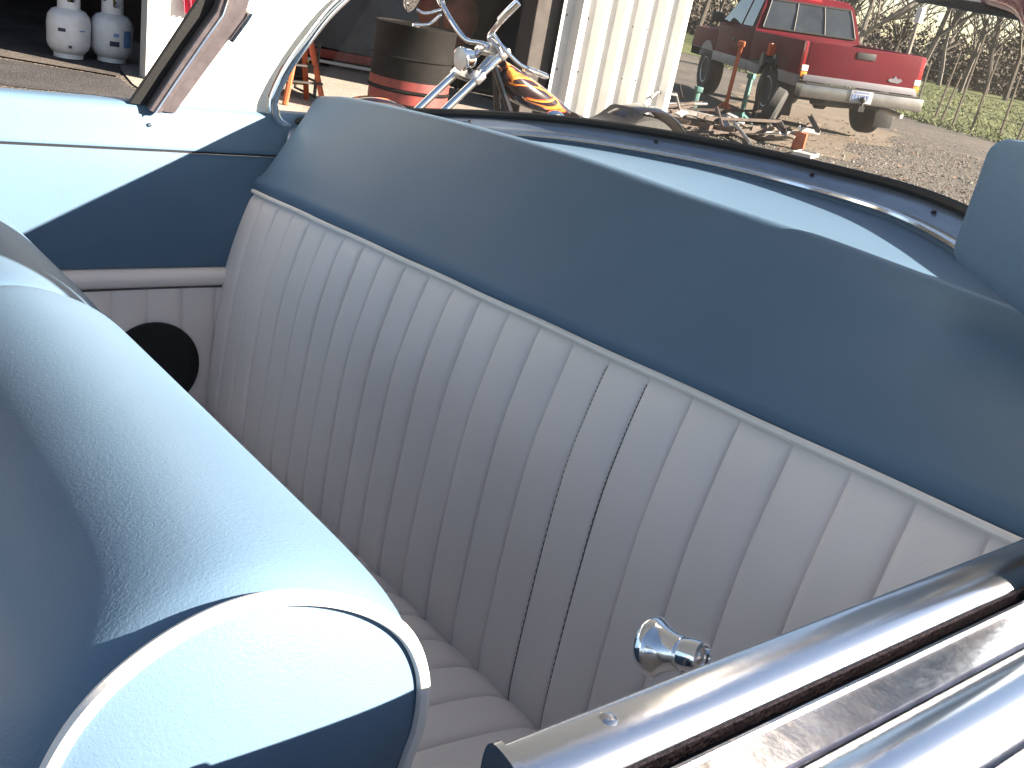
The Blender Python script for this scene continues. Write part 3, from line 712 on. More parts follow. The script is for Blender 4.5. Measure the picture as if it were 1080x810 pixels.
def on_rear(y, t):      # a point on the rear wall of the greenhouse, t 0 bottom .. 1 top
    z = 1.24 + .38*t; f = np.interp(z, [1.165, 1.30, 1.50, 1.66], [.99, 1.03, 1.10, 1.18]); w = np.interp(z, [1.165, 1.30, 1.50, 1.66], [.845, .80, .745, .69]); return (f, y*w, z)
g = MB(); g.grid([[tuple(np.array(on_rear(y, t)) + np.array([-.012, 0, 0])) for y in (-.88, -.3, .3, .88)] for t in (0, .35, .7, 1)]); gl_ = g.build('rear_glass', 'auto_glass', gr_, False)
g = MB()
for y in (-.30, .30): g.tube([tuple(np.array(on_rear(y, t)) + np.array([-.018, 0, 0])) for t in (0, .5, 1)], .012, 6)
for t in (-.02, 1.02): g.tube([tuple(np.array(on_rear(y, t)) + np.array([-.014, 0, 0])) for y in np.linspace(-.9, .9, 6)], .014, 6)
for y in (-.9, .9): g.tube([tuple(np.array(on_rear(y, t)) + np.array([-.014, 0, 0])) for t in (0, .5, 1)], .014, 6)
g.build('window_rubber', 'rubber', gr_)
MB().box((1.235, 0, 1.70), (.05, .34, .035), bevel=.008).build('brake_lamp', 'red_lens', gr_)
for sg in (1, -1):
    def side(f, t):
        z = 1.22 + .40*t; w = np.interp(z, [1.165, 1.30, 1.50, 1.66], [.845, .80, .745, .69]); return (f, sg*(w+.012), z)
    g = MB(); g.grid([[side(1.15+.06*t, t), side(1.60+.03*t, t)] for t in (0, .5, 1)]); g.build('side_glass', 'auto_glass', gr_, False)
    g = MB(); g.grid([[side(1.68+.02*t, t), side(2.62-.42*t, t)] for t in (0, .5, 1)]); g.build('side_glass', 'auto_glass', gr_, False)
    m_ = MB(); m_.box((2.45, sg*1.00, 1.27), (.10, .22, .15), bevel=.03); m_.box((2.47, sg*.89, 1.22), (.05, .12, .04)); m_.build('mirror', 'black_metal', tk)
    MB().box((1.78, sg*.875, .98), (.14, .02, .03), bevel=.006).build('door_handle', 'black_metal', tk)
    MB().prism(side_poly(2.74, 4.05, .60, 1.06, [WB]), sg*.865, sg*.30, 'y', .04).build('front_wing', 'truck_red', tk, True, None, 30)
    MB().prism(side_poly(2.75, 4.06, .592, .73, [WB]), sg*.872, sg*.32, 'y', .006).build('lower_trim', 'truck_grey', tk, True, None, 30)
hd_ = MB(); hd_.prism([(2.72, .7), (4.06, .7), (4.06, .98), (3.9, 1.06), (2.78, 1.165), (2.72, 1.165)], -.72, .72, 'y', .04); hd_.build('hood', 'truck_red', tk, True, None, 30)
bm_ = MB(); bm_.box((-1.19, 0, .565), (.20, 1.74, .17), bevel=.03); bmp = bm_.build('rear_bumper', 'bumper', tk)
MB().box((-1.20, 0, .656), (.17, 1.60, .014)).build('step_pad', 'black_metal', bmp, False)
pl_ = MB().box((-1.297, .02, .575), (.012, .31, .155), bevel=.003).build('number_plate', 'plate', bmp)
for i, (a, b) in enumerate([(-.115, .03), (-.075, .03), (-.035, .012), (.01, .03), (.05, .03), (.09, .024)]):
    MB().box((-1.3045, .02-a, .572), (.003, b, .062)).build('plate_mark', 'plate_ink', pl_, False)
MB().box((-1.3045, .02, .632), (.003, .20, .018)).build('plate_mark', 'plate_ink', pl_, False)
for sg in (1, -1):
    lp_ = MB().box((-1.045, sg*.80, .96), (.10, .10, .40), bevel=.02).build('tail_lamp', 'red_lens', tk)
    MB().box((-1.098, sg*.80, .835), (.02, .088, .075), bevel=.005).build('reverse_lens', 'white_lens', lp_)
    MB().box((-1.098, sg*.80, .755), (.02, .088, .07), bevel=.005).build('amber_lens', 'amber', lp_)
    MB().box((-.52, sg*.76, .36), (.02, .28, .42), bevel=.006).build('mud_flap', 'black_metal', tk)
ax = MB(); ax.tube([(0, -.8, .40), (0, -.15, .40)], .05, 8); ax.tube([(0, .8, .40), (0, .15, .40)], .05, 8); ax.lathe([(.05, -.14), (.15, -.06), (.15, .06), (.05, .14)], (0, 0, .40), (0, 1, 0), 16)
ax.build('rear_axle', 'black_metal', tk)
MB().lathe([(.20, -.1), (.34, -.1), (.36, -.05), (.36, .05), (.34, .1), (.20, .1)], (-.62, .05, .47), (.15, 0, 1), 24).build('spare_wheel', 'tyre', tk)
hb = MB(); hb.box((-1.24, 0, .43), (.22, .08, .07)); hb.lathe([(.02, 0), (.02, .05), (.035, .06), (.04, .09), (.02, .12), (0, .125)], (-1.33, 0, .46), (0, 0, 1), 12); hb.build('tow_hitch', 'black_metal', tk)
MB().tube([(-.4, -.45, .45), (-1.1, -.55, .42), (-1.28, -.62, .40)], .035, 8).build('exhaust_pipe', 'rim', tk)
def wheel(cx, sg, name='wheel'):
    t = MB().lathe([(.20, -.10), (.25, -.125), (.34, -.125), (.385, -.10), (.398, -.06), (.398, .06), (.385, .10), (.34, .125), (.25, .125), (.20, .10)], (cx, sg*.74, .398), (0, 1, 0), 36).build('tyre', 'tyre', tk)
    t.name = name
    rm = MB().lathe([(.0, .085), (.05, .085), (.06, .07), (.10, .065), (.17, .075), (.205, .11), (.215, .11), (.22, .09), (.2, -.05), (0, -.05)], (cx, sg*.74, .398), (0, sg, 0), 30, False).build('rim', 'rim', t)
    for k in range(5):
        a = k*1.2566; MB().lathe([(.026, 0), (.026, .003)], (cx+.135*math.cos(a), sg*(.74+.0705), .398+.135*math.sin(a)), (0, sg, 0), 10).build('rim_hole', 'black_metal', t)
for cx in (0, WB):
    for sg in (1, -1): wheel(cx, sg)

# ------------------------------------------------------------------ the flame painted motorcycle (length runs along +y)
def flame_mat():
    m = bpy.data.materials.new('flame_paint'); m.use_nodes = True
    n = m.node_tree.nodes; l = m.node_tree.links; b = n["Principled BSDF"]
    b.inputs["Roughness"].default_value = 0.18; b.inputs["Coat Weight"].default_value = 0.6
    tc = n.new("ShaderNodeTexCoord"); sp = n.new("ShaderNodeSeparateXYZ"); l.new(tc.outputs["Object"], sp.inputs[0])
    mp = n.new("ShaderNodeMapping"); mp.inputs["Scale"].default_value = (16, 2.6, 16); mp.inputs["Rotation"].default_value = (R(-28), 0, 0)
    l.new(tc.outputs["Object"], mp.inputs[0])
    nz = n.new("ShaderNodeTexNoise"); nz.inputs["Scale"].default_value = 1.0; nz.inputs["Detail"].default_value = 1.0; nz.inputs["Distortion"].default_value = 0.9
    l.new(mp.outputs[0], nz.inputs["Vector"])
    rr = n.new("ShaderNodeValToRGB"); rr.color_ramp.interpolation = 'LINEAR'
    el = rr.color_ramp.elements; el[0].position = 0.0; el[0].color = (.012, .006, .008, 1); el[1].position = 1.0; el[1].color = (.02, .01, .01, 1)
    for p, c in ((.535, (.014, .006, .008)), (.545, (.36, .03, .02)), (.565, (.55, .10, .02)), (.59, (.62, .20, .025)), (.625, (.72, .32, .04)), (.64, (.5, .08, .02)), (.65, (.02, .008, .01)), (.80, (.02, .008, .01))):
        e = el.new(p); e.color = (*c, 1)
    l.new(nz.outputs["Fac"], rr.inputs[0]); l.new(rr.outputs[0], b.inputs["Base Color"]); return m
M['flame'] = flame_mat()
M['black_gloss'] = mat('black_gloss', (0.012, 0.01, 0.012), 0.2, coat=0.4)
M['leather'] = mat('black_leather', (0.02, 0.018, 0.018), 0.5, bump=0.3, bscale=150)
M['alloy'] = mat('polished_alloy', (0.6, 0.6, 0.62), 0.22, 1.0, var=0.2, vscale=25)
M['mirror'] = mat('mirror_face', (0.9, 0.9, 0.88), 0.02, 1.0)
bo = Vector((4.062, -2.95, 0))
bike = empty('motorcycle', 'low chopper motorcycle with long chrome forks and flame painted black tank', 'motorcycle', bo)
def bp(mb, name, m, parent=None, sm=True, ang=40): return mb.build(name, m, bike if parent is None else parent, sm, bo, ang)
bx_ = 4.062
FA = Vector((bx_, -2.20, .275))                     # front axle
fw_ = MB().lathe([(.225, -.028), (.255, -.05), (.285, -.045), (.30, -.02), (.30, .02), (.285, .045), (.255, .05), (.225, .028)], FA, (1, 0, 0), 40)
fwh = bp(fw_, 'front_wheel', 'tyre')
sp_ = MB().lathe([(.232, -.03), (.232, .03), (.215, .03), (.215, -.03)], FA, (1, 0, 0), 40, False); bp(sp_, 'rim', 'chrome', fwh)
for k in range(20):
    a = k*math.pi/10; s_ = MB().tube([FA + Vector((.03*(-1)**k, .03*math.cos(a+.4), .03*math.sin(a+.4))), FA + Vector((0, (.22*math.cos(a)), (.22*math.sin(a))))], .0025, 4); bp(s_, 'spoke', 'chrome', fwh)
bp(MB().lathe([(.035, -.06), (.045, -.05), (.03, -.02), (.03, .02), (.045, .05), (.035, .06)], FA, (1, 0, 0), 14), 'hub', 'chrome', fwh)
rw_ = [bx_, -3.86, .33]
bp(MB().lathe([(.20, -.06), (.25, -.095), (.31, -.085), (.33, -.04), (.33, .04), (.31, .085), (.25, .095), (.20, .06)], rw_, (1, 0, 0), 36), 'rear_wheel', 'tyre')
fk_dir = (FA - Vector((bx_, -2.80, .89))).normalized()
for sg in (1, -1):
    o_ = Vector((sg*.092, 0, 0)); top_ = Vector((bx_, -2.80, .89)) + o_; end_ = FA + o_
    fk = MB().tube([top_, top_.lerp(end_, .62)], .0185, 12); f_ = bp(fk, 'fork', 'chrome')
    bp(MB().tube([top_.lerp(end_, .60), end_ + fk_dir*.03], .026, 12), 'fork_slider', 'alloy', f_)
tc_ = MB()
for t in (.02, .22):
    c = Vector((bx_, -2.80, .89)).lerp(FA, t); tc_.box(c, (.24, .06, .035), Matrix.Rotation(R(-46), 3, 'X'), .01)
tc_.tube([Vector((bx_, -2.845, .90)), Vector((bx_, -2.74, .77))], .03, 10); bp(tc_, 'fork_clamp', 'alloy')
HL = Vector((bx_-.0, -2.64, .825))
hl = MB().lathe([(.0, -.06), (.019, -.058), (.038, -.043), (.049, -.017), (.053, .013), (.056, .019), (.056, .029), (.051, .032)], HL, (-.12, 1, -.10), 26, False); h_ = bp(hl, 'headlight', 'chrome')
bp(MB().lathe([(.051, .030), (.026, .039), (0, .042)], HL, (-.12, 1, -.10), 20, False), 'lens', 'white_lens', h_)
bp(MB().tube([HL+Vector((0, -.03, -.05)), HL+Vector((0, -.06, -.09))], .012, 6), 'bracket', 'chrome', h_)
fen_ = MB(); rows = []
for i in range(22):
    a = R(38 + 105*i/21)
    rows.append([FA + Vector((.062*math.sin(q), 0, 0)) + Vector((0, math.cos(a), math.sin(a)))*(.318+.020*math.cos(q)) for q in np.linspace(-1.7, 1.7, 11)])
fen_.grid(rows); bp(fen_, 'front_fender', 'flame')
tn = MB(); rows = []
for i in range(20):
    u = i/19; y = -2.85 - .45*u; zt = .846 - .155*u - .04*u*u; hh = .165*(math.sin(math.pi*min(.999, .10+.86*u**.8)))**.55*(1-.45*u) + .012; ww = .105*(math.sin(math.pi*min(.999, .12+.80*u**.75)))**.6 + .01
    rows.append([(bx_+ww*math.cos(q)*abs(math.cos(q))**-.15 if abs(math.cos(q)) > 1e-3 else bx_, y, zt - hh/2*1.0 + hh/2*math.sin(q)*1.0) for q in np.linspace(0, 2*math.pi, 24, endpoint=False)])
tn.grid(rows, closed_v=True); k = 24; tn.f.append(tuple(range(k))); tn.f.append(tuple(19*k+i for i in range(k))); tank = bp(tn, 'fuel_tank', 'flame', None, True, 60)
bp(MB().lathe([(.028, 0), (.03, .01), (.022, .022), (0, .026)], (bx_-.02, -3.00, .80), (0, -.3, 1), 16), 'filler_cap', 'chrome', tank)
def bar(pts, r=.0125): return MB().tube(spline(pts, 24), r, 10)
def mirror(mc, ax, par):
    m2 = bp(MB().lathe([(0, .03), (.045, .024), (.062, .008), (.066, -.004), (.062, -.008)], mc, ax, 24, False), 'mirror', 'chrome', par)
    bp(MB().lathe([(.061, -.006), (0, -.0065)], mc, ax, 24, False), 'mirror_glass', 'mirror', m2)
h1 = bp(bar([(4.03, -2.81, .89), (4.00, -2.76, .915), (3.92, -2.66, .945), (3.82, -2.62, 1.00), (3.765, -2.635, 1.075)]), 'handlebar', 'chrome')
bp(bar([(3.80, -2.622, 1.03), (3.765, -2.635, 1.075), (3.735, -2.655, 1.12)], .018), 'grip', 'chrome', h1)
bp(bar([(3.86, -2.63, .975), (3.80, -2.66, .92), (3.76, -2.74, .86), (3.74, -2.80, .845)], .009), 'mirror_stem', 'chrome', h1)
bp(MB().tube([(3.74, -2.77, .85), (3.735, -2.88, .825)], [.022, .03], 10, flat=.5), 'mirror', 'chrome', h1)
h2 = bp(bar([(4.09, -2.81, .89), (4.13, -2.76, .90), (4.22, -2.73, .90), (4.33, -2.70, .97), (4.42, -2.69, 1.035), (4.47, -2.70, 1.06)]), 'handlebar', 'chrome')
bp(bar([(4.42, -2.69, 1.035), (4.47, -2.70, 1.06), (4.52, -2.72, 1.08)], .018), 'grip', 'chrome', h2)
bp(bar([(4.38, -2.67, .99), (4.40, -2.62, .935), (4.42, -2.54, .918)], .007), 'lever', 'chrome', h2)
bp(bar([(4.40, -2.68, 1.01), (4.42, -2.60, .98), (4.44, -2.56, .99)], .007), 'mirror_stem', 'chrome', h2)
mirror(Vector((4.45, -2.54, 1.035)), (.55, .35, .2), h2)
fr_ = MB()
fr_.tube([(bx_, -2.84, .84), (bx_, -3.10, .66), (bx_, -3.42, .52), (bx_, -3.86, .34)], .022, 8)
for sg in (.10, -.10): fr_.tube([(bx_, -2.82, .80), (bx_+sg, -2.98, .46), (bx_+sg, -3.02, .20), (bx_+sg, -3.40, .17), (bx_+sg, -3.86, .33)], .018, 8)
bp(fr_, 'frame', 'black_gloss')
en = MB(); en.box((bx_, -3.16, .30), (.22, .30, .22), None, .04); e_ = bp(en, 'engine', 'alloy')
for ty, rot in ((-3.06, 24), (-3.24, -20)):
    c_ = MB()
    for j in range(7): c_.lathe([(.055, 0), (.075, .004), (.075, .012), (.055, .016)], Vector((bx_, ty, .40)) + Vector((0, math.sin(R(rot)), math.cos(R(rot))))*(j*.025), (0, math.sin(R(rot)), math.cos(R(rot))), 16)
    bp(c_, 'cylinder', 'alloy', e_)
bp(MB().lathe([(.085, 0), (.09, .02), (.075, .045), (0, .05)], (bx_-.12, -3.13, .56), (-1, 0, 0), 24), 'air_cleaner', 'chrome', e_)
bp(MB().tube(spline([(bx_-.1, -3.0, .40), (bx_-.16, -2.92, .30), (bx_-.17, -3.05, .19), (bx_-.17, -3.9, .17)], 20), .024, 10), 'exhaust_pipe', 'chrome')
st_ = MB(); rows = []
for i in range(12):
    u = i/11; y = -3.36 - .36*u; zt = .60 + .06*u**3 - .03*math.sin(math.pi*u)
    rows.append([(bx_ + (.07+.08*u)*math.cos(q), y, zt + .03*math.sin(q)) for q in np.linspace(0, 2*math.pi, 14, endpoint=False)])
st_.grid(rows, closed_v=True); st_.f.append(tuple(range(14))); st_.f.append(tuple(11*14+i for i in range(14))); bp(st_, 'saddle', 'leather')
rf_ = MB(); rows = []
for i in range(20):
    a = R(20 + 140*i/19); rows.append([Vector(rw_) + Vector((.105*math.sin(q), 0, 0)) + Vector((0, math.cos(a), math.sin(a)))*(.36+.02*math.cos(q)) for q in np.linspace(-1.6, 1.6, 9)])
rf_.grid(rows); bp(rf_, 'rear_fender', 'black_gloss')
bp(MB().tube([(bx_-.1, -3.1, .18), (bx_-.26, -3.02, .02), (bx_-.27, -3.0, .01)], .010, 6), 'side_stand', 'black_metal')

# ------------------------------------------------------------------ gas cylinders
M['tank_white'] = mat('white_cylinder_paint', (0.70, 0.68, 0.68), 0.35, var=0.12, vscale=7)
M['tank_blue'] = mat('blue_label', (0.16, 0.27, 0.52), 0.5, var=0.3, vscale=20)
M['ink'] = mat('dark_ink', (0.03, 0.035, 0.07), 0.6)
M['brass'] = mat('brass', (0.55, 0.38, 0.13), 0.3, 1.0)
def gas(name, loc, rz, label, blue):
    t = empty(name, label, 'gas cylinder', loc, rz)
    MB().lathe([(.105, .035), (.13, .045), (.16, .085), (.172, .13), (.174, .30), (.165, .36), (.135, .405), (.08, .43), (0, .437)], seg=36).build('body', 'tank_white', t); t.scale = (.94, .94, .88)
    MB().lathe([(.115, 0), (.118, 0), (.118, .06), (.113, .06)], seg=30).build('foot_ring', 'tank_white', t)
    c = MB()
    rows = [[((.088+.004*k)*math.cos(a), (.088+.004*k)*math.sin(a), z) for z in (.415, .47, .52, .565)] for k in (0, 1) for a in np.linspace(R(35), R(325), 30)]
    P_ = [[(.09*math.cos(a), .09*math.sin(a), z) for z in (.405, .44, .53 if abs((math.degrees(a)-180)) > 25 else .485)] for a in np.linspace(R(35), R(325), 40)]
    c.grid(P_)
    for a0, a1 in ((35, 95), (120, 158), (202, 240), (265, 325)):
        c.grid([[(.09*math.cos(a), .09*math.sin(a), z) for z in (.485, .57, .60)] for a in np.linspace(R(a0), R(a1), 12)])
    c.tube([(.09*math.cos(a), .09*math.sin(a), .60) for a in np.linspace(R(35), R(325), 40)], .008, 6)
    c.build('collar', 'tank_white', t)
    v = MB(); v.lathe([(.02, .43), (.02, .48), (.014, .485), (.014, .51), (.03, .515), (.03, .535), (0, .54)], seg=14); v.tube([(0, 0, .485), (.05, 0, .485)], .014, 8); v.build('valve', 'brass', t)
    def patch(a0, a1, z0, z1, m, nm):
        MB().grid([[(.1755*math.cos(a), .1755*math.sin(a), z) for z in (z0, (z0+z1)/2, z1)] for a in np.linspace(R(a0), R(a1), 10)]).build(nm, m, t)
    if blue:
        patch(188, 215, .15, .30, 'tank_blue', 'label'); patch(150, 176, .155, .20, 'ink', 'label'); patch(160, 174, .24, .27, 'tank_blue', 'label')
    else:
        patch(140, 160, .235, .265, 'ink', 'label'); patch(196, 214, .25, .262, 'tank_blue', 'label'); patch(168, 176, .10, .125, 'ink', 'label')
    return t
gas('gas_cylinder', (8.70, -1.90, 0.012), R(0), 'white gas cylinder, the nearer one, standing on the shop floor with bare white body', False)
gas('gas_cylinder', (8.72, -2.235, 0.012), R(10), 'white gas cylinder with blue labels, standing beside the workshop door post', True)
pole = empty('leaning_pole', 'thin grey pole leaning inside the dark workshop bay left of the gas cylinders', 'pole', (9.4, -1.35, .012))
MB().tube([(0, 0, 0), (.1, -.55, 1.6)], .018, 8).build('shaft', 'post_grey', pole)
MB().lathe([(.03, 0), (.03, .03), (.02, .04)], (0, 0, 0), (.1, -.5, 1.6), 10).build('foot', 'rubber', pole)
M['red_cloth'] = mat('red_cloth', (0.33, 0.03, 0.06), 0.8, var=0.25, vscale=20, bump=0.4, bscale=30)
rows = []
for j in range(12):
    z = 1.5 - j*.088; wv = .12 + .03*math.sin(j*.7) - (0 if j < 7 else (j-6)*.018)
    rows.append([(7.975 - .022*(1+math.sin(i*1.9+j*.4)) - .01, -2.62 + wv*(i/8-.5)*2, z) for i in range(9)])
tag(MB().grid(rows).build('red_cloth', 'red_cloth'), 'red rag hanging on the white workshop wall beside the door post', 'cloth')

# ------------------------------------------------------------------ drum, stand, things in the bay
M['drum_paint'] = mat('drum_paint', (0.0065, 0.005, 0.0048), 0.75, spec=0.12, var=0.5, vscale=5, bump=0.1, bscale=10)
M['drum_red'] = mat('drum_red_band', (0.1584, 0.0216, 0.0180), 0.6, var=0.4, vscale=8)
dr = empty('oil_drum', 'black oil drum with faded red lower band behind the motorcycle forks', 'drum', (7.10, -4.12, 0.008))
MB().lathe([(.29, 0), (.30, .01), (.292, .03), (.292, .285), (.305, .30), (.292, .315), (.292, .58), (.305, .595), (.292, .61), (.292, .85), (.302, .87), (.302, .885), (.285, .885), (.28, .872), (0, .872)], seg=48).build('barrel', 'drum_paint', dr)
dr.scale = (1.1, 1.1, .84)
MB().lathe([(.2935, .19), (.2935, .282)], seg=48, cap=False).build('red_band', 'drum_red', dr)
MB().lathe([(.2935, .32), (.2935, .40)], seg=48, cap=False).build('red_band', 'drum_red', dr)
for x_, y_ in ((-.14, .1), (.15, -.1)): MB().lathe([(.035, .872), (.035, .89), (.02, .895), (0, .895)], (x_, y_, 0), seg=12).build('bung', 'black_metal', dr)
M['orange'] = mat('orange_paint', (0.3024, 0.0612, 0.0158), 0.45, var=0.25, vscale=15)
M['yellow'] = mat('yellow_paint', (0.62, 0.42, 0.04), 0.5, var=0.3, vscale=12)
es = empty('trestle_stand', 'orange steel trestle stand with splayed legs seen past the rear window corner', 'stand', (7.5, -3.33, .008))
for a, b in (((-.18, .16), (-.04, .02)), ((.18, .16), (.02, .02)), ((-.16, -.18), (-.04, -.02)), ((.18, -.18), (.02, -.02))):
    MB().tube([(a[0], a[1], 0), (b[0], b[1], .62)], .024, 8).build('leg', 'orange', es)
MB().box((0, 0, .63), (.14, .10, .05), bevel=.008).build('head', 'orange', es)
b_ = MB()
for z, s_ in ((.18, .15), (.30, .11)): b_.tube([(-s_, s_, z), (s_, s_, z), (s_, -s_, z), (-s_, -s_, z), (-s_, s_, z)], .010, 6)
b_.build('brace', 'black_metal', es)
gn = empty('small_generator', 'small yellow engine standing behind the orange trestle stand', 'engine', (7.95, -3.42, .008))
MB().box((0, 0, .20), (.28, .30, .22), bevel=.03).build('block', 'yellow', gn)
MB().lathe([(.09, 0), (.11, .02), (.11, .07), (.07, .09), (0, .09)], (-.14, 0, .22), (-1, 0, 0), 20).build('starter', 'black_metal', gn)
MB().box((0, .02, .36), (.2, .22, .10), bevel=.03).build('fuel_tank', 'white_lens', gn)
for sg in (1, -1): MB().tube([(-.2, sg*.19, .02), (-.2, sg*.19, .45), (.2, sg*.19, .45), (.2, sg*.19, .02), (-.2, sg*.19, .02)], .014, 6).build('frame', 'black_metal', gn)
M['tarp'] = mat('blue_grey_tarp', (0.0360, 0.0418, 0.0540), 0.5, var=0.5, vscale=2.2, bump=0.5, bscale=5)
cv = empty('covered_machine', 'low machine under a dark blue grey cover with red lower edge in the bay', 'machine', (10.4, -5.05, .008), R(-32))
rows = []
r5 = random.Random(5)
for i in range(25):
    u = i/24; y = -1.15 + 2.3*u; prof_ = []
    hgt = .55 + .75*math.sin(math.pi*min(1, max(0, u*1.02)))**.6 + .05*math.sin(u*19)
    for j in range(13):
        a = math.pi*j/12; prof_.append((-.55*math.cos(a)*abs(math.cos(a))**-.4 if abs(math.cos(a)) > .01 else 0, y + r5.uniform(-.015, .015), .20 + hgt*math.sin(a)**.7 + r5.uniform(-.012, .012)))
    rows.append(prof_)
MB().grid(rows).build('cover', 'tarp', cv)
MB().box((-.53, 0, .14), (.05, 2.24, .09), bevel=.01).build('sill', 'drum_red', cv)
MB().box((-.50, 0, .055), (.04, 2.24, .03)).build('skid', 'shop_white', cv)
M['rust_red'] = mat('reddish_brown_paint', (0.16, 0.045, 0.03), 0.6, var=0.4, vscale=5)
M['green'] = mat('green_paint', (0.05, 0.17, 0.11), 0.5, var=0.3, vscale=4)
ct = empty('air_tank', 'reddish brown round ended tank in the dark bay behind the handlebars', 'tank', (9.6, -5.75, .012), R(15))
MB().lathe([(0, -.5), (.16, -.48), (.26, -.40), (.27, -.3), (.27, .3), (.26, .40), (.16, .48), (0, .5)], (0, 0, .72), (1, .15, 0), 30, False).build('shell', 'rust_red', ct)
MB().lathe([(.275, -.02), (.295, -.02), (.295, .02), (.275, .02)], (-.3, -.045, .72), (1, .15, 0), 30, False).build('band', 'post_grey', ct)
for x_ in (-.3, .3):
    for sg in (1, -1): MB().tube([(x_, sg*.10, .55), (x_, sg*.2, 0)], .022, 6).build('leg', 'black_metal', ct)
gc = empty('green_cabinet', 'green steel cabinet against the back of the dark workshop bay', 'cabinet', (12.0, -6.5, .012), R(10))
MB().box((0, 0, .9), (.5, 1.0, 1.8), bevel=.01).build('case', 'green', gc)
for sg in (1, -1):
    d_ = MB().box((-.262, sg*.245, .92), (.02, .47, 1.66), bevel=.005).build('door', 'green', gc); MB().box((-.28, sg*.05, .95), (.02, .02, .14)).build('handle', 'chrome_worn', d_)

# ------------------------------------------------------------------ scrap heap and stands
M['rust'] = mat('rusty_steel', (0.0540, 0.0374, 0.0310), 0.8, 0.2, var=0.5, vscale=14, bump=0.3, bscale=60)
M['steel'] = mat('grey_steel', (0.30, 0.29, 0.29), 0.45, 0.7, var=0.4, vscale=10)
M['plank'] = mat('old_plank', (0.1152, 0.0900, 0.0684), 0.85, var=0.35, vscale=9)
M['bright'] = mat('pale_sheet', (0.2880, 0.2808, 0.2736), 0.5, var=0.2, vscale=8)
M['teal'] = mat('teal_paint', (0.0432, 0.1224, 0.1116), 0.5, var=0.2, vscale=12)
r6 = random.Random(11)
def scrap_xy():
    t = r6.random(); s = r6.uniform(-1, 1)
    x = 8.35 - .35*t + s*.65; y = -6.75 - 3.1*t + s*.35
    return x, y
def ang_piece(L, m, nm, label, grp):
    x, y = scrap_xy(); a = r6.gauss(R(-65), .55); z = abs(r6.gauss(.05, .11)) + .02; el = r6.uniform(-.10, .16)
    d = Vector((math.cos(a)*math.cos(el), math.sin(a)*math.cos(el), math.sin(el)))*L/2; kind = r6.choice('pab')
    mb = MB()
    if m == 'plank' or m == 'bright':
        rot = Matrix.Rotation(a, 3, 'Z') @ Matrix.Rotation(-el, 3, 'Y') @ Matrix.Rotation(r6.uniform(-.3, .3), 3, 'X')
        mb.box((0, 0, 0), (L, r6.uniform(.06, .16), .02), rot, .003)
    elif kind == 'p':
        mb.tube([-d, d], r6.uniform(.012, .028), 8)
    else:
        rot = Matrix.Rotation(a, 3, 'Z') @ Matrix.Rotation(-el, 3, 'Y'); w_ = r6.uniform(.03, .06)
        mb.prism([(-w_/2, -w_/2), (w_/2, -w_/2), (w_/2, -w_/2+.007), (-w_/2+.007, -w_/2+.007), (-w_/2+.007, w_/2), (-w_/2, w_/2)], -L/2, L/2, 'x')
        mb.v = [tuple(rot @ Vector(v)) for v in mb.v]
    lo = min(v[2] for v in mb.v)
    o = mb.build(nm, m, None, True, None, 30); o.location = (x, y, max(z - lo*.4, -lo + .006) if z > .1 else -lo + .006 + z*.5); tag(o, label, 'scrap', grp)
for i in range(34): ang_piece(r6.uniform(.5, 1.7), 'rust', 'scrap_bar', 'rusty steel bar lying in the scrap heap between workshop and pickup', 'rusty bars in the scrap heap')
for i in range(12): ang_piece(r6.uniform(.4, 1.3), 'steel', 'scrap_rod', 'bare grey metal piece lying in the scrap heap between workshop and pickup', 'grey metal pieces in the scrap heap')
for i in range(9): ang_piece(r6.uniform(.5, 1.2), 'plank', 'old_board', 'old wooden board lying in the scrap heap between workshop and pickup', 'boards in the scrap heap')
for i in range(6): ang_piece(r6.uniform(.25, .5), 'bright', 'pale_strip', 'pale sheet strip shining in the scrap heap beside the workshop', 'pale strips in the scrap heap')
fr = empty('bent_rack', 'grey tubular metal rack lying on the scrap heap in front of the ribbed panel', 'rack', (8.05, -7.75, .05), R(-62))
for sg in (1, -1): MB().tube([(-.6, sg*.16, .30), (-.45, sg*.16, .36), (.25, sg*.16, .32), (.65, sg*.16, .06)], .013, 8).build('rail', 'steel', fr)
for t_ in (-.45, -.1, .25): MB().tube([(t_, -.16, .335), (t_, .16, .335)], .010, 6).build('rung', 'steel', fr)
for t_ in (-.55, .1): MB().tube([(t_, .16, .33), (t_-.02, .17, 0)], .011, 6).build('leg', 'steel', fr)
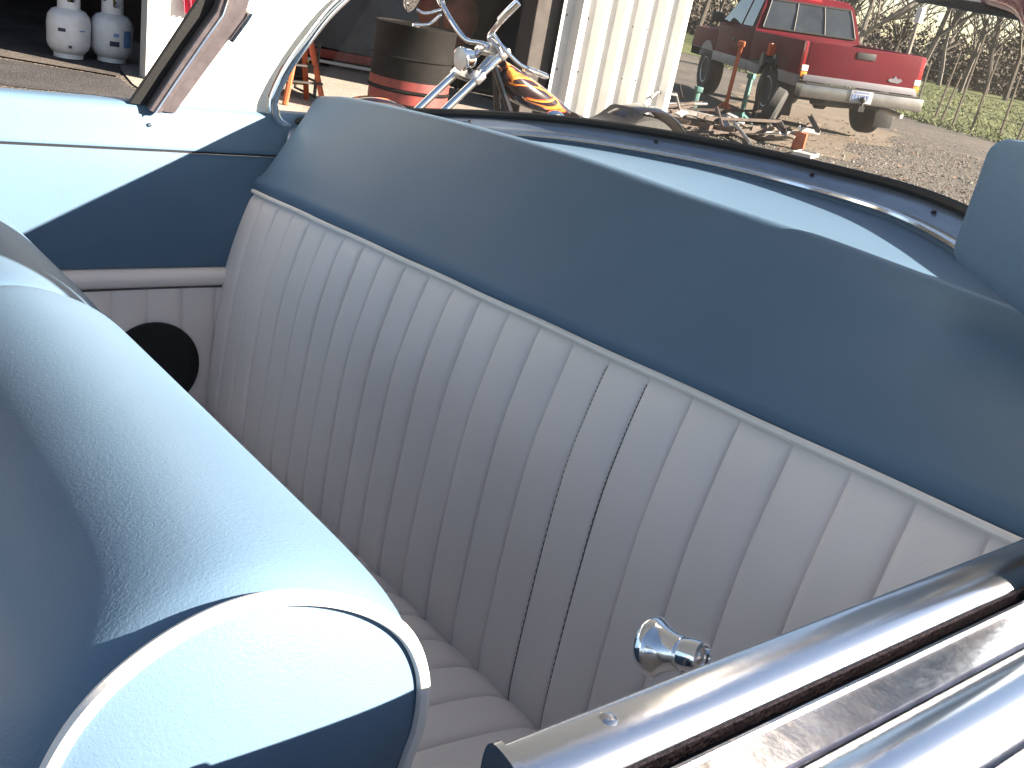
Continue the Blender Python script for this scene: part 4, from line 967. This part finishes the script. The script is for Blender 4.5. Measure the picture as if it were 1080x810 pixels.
def t_stand(name, label, m, loc, h, w_, rz):
    t = empty(name, label, 'stand', loc, rz)
    MB().box((0, 0, h*.52), (.055, .055, h*.88), bevel=.006).build('column', m, t)
    MB().box((0, 0, h), (.09, w_, .07), bevel=.012).build('saddle', m, t)
    for a in (0, 2.09, 4.19): MB().tube([(0, 0, h*.22), (.22*math.cos(a), .22*math.sin(a), .02)], .022, 6).build('leg', m, t)
    return t
t_stand('support_stand', 'tall orange support stand with a T shaped head before the pickup wheel', 'orange', (9.45, -10.45, 0), .98, .30, R(40))
t_stand('support_stand', 'thin teal support stand just right of the tall orange stand', 'teal', (9.05, -10.35, 0), .62, .10, R(20))
t_stand('support_stand', 'short teal support stand left of the tall orange stand', 'teal', (9.35, -9.75, 0), .34, .10, R(70))
en_ = empty('engine_hoist_head', 'black winch head on a post between orange stand and pickup wheel', 'winch', (9.35, -10.95, 0))
MB().tube([(0, 0, 0), (0, 0, .80)], .04, 8).build('post', 'black_metal', en_)
MB().lathe([(.11, -.10), (.11, -.07), (.05, -.06), (.05, .06), (.11, .07), (.11, .10)], (0, 0, .82), (.6, .8, 0), 18).build('drum', 'black_metal', en_)
MB().box((-.05, .06, .98), (.06, .10, .16), bevel=.01).build('hook_block', 'orange', en_)
ot = empty('loose_tyre', 'worn black tyre leaning by the scrap heap in front of the pickup wheel', 'tyre', (8.25, -9.95, .0), R(20))
MB().lathe([(.16, -.07), (.20, -.09), (.27, -.085), (.30, -.05), (.30, .05), (.27, .085), (.20, .09), (.16, .07)], (0, 0, .295), (.9, .25, .25), 30, False).build('tread', 'tyre', ot)
MB().lathe([(.165, -.07), (.12, -.02), (.12, .02), (.165, .07)], (0, 0, .295), (.9, .25, .25), 24, False).build('rim', 'rust', ot)
oc = empty('orange_fuel_can', 'small orange can at the right end of the scrap heap', 'can', (7.35, -9.5, .004), R(30))
MB().box((0, 0, .10), (.14, .10, .20), bevel=.02).build('body', 'orange', oc)
MB().tube([(0, 0, .19), (.05, 0, .26)], .014, 8).build('spout', 'white_lens', oc)
pt = empty('pale_tray', 'flat pale tray lying on the gravel near the orange can', 'tray', (6.95, -9.15, .004), R(25))
MB().box((0, 0, .015), (.22, .42, .03), bevel=.01).build('base', 'bright', pt)
MB().tube([(-.1, -.2, .035), (.1, -.2, .035), (.1, .2, .035), (-.1, .2, .035), (-.1, -.2, .035)], .010, 6).build('lip', 'bright', pt)
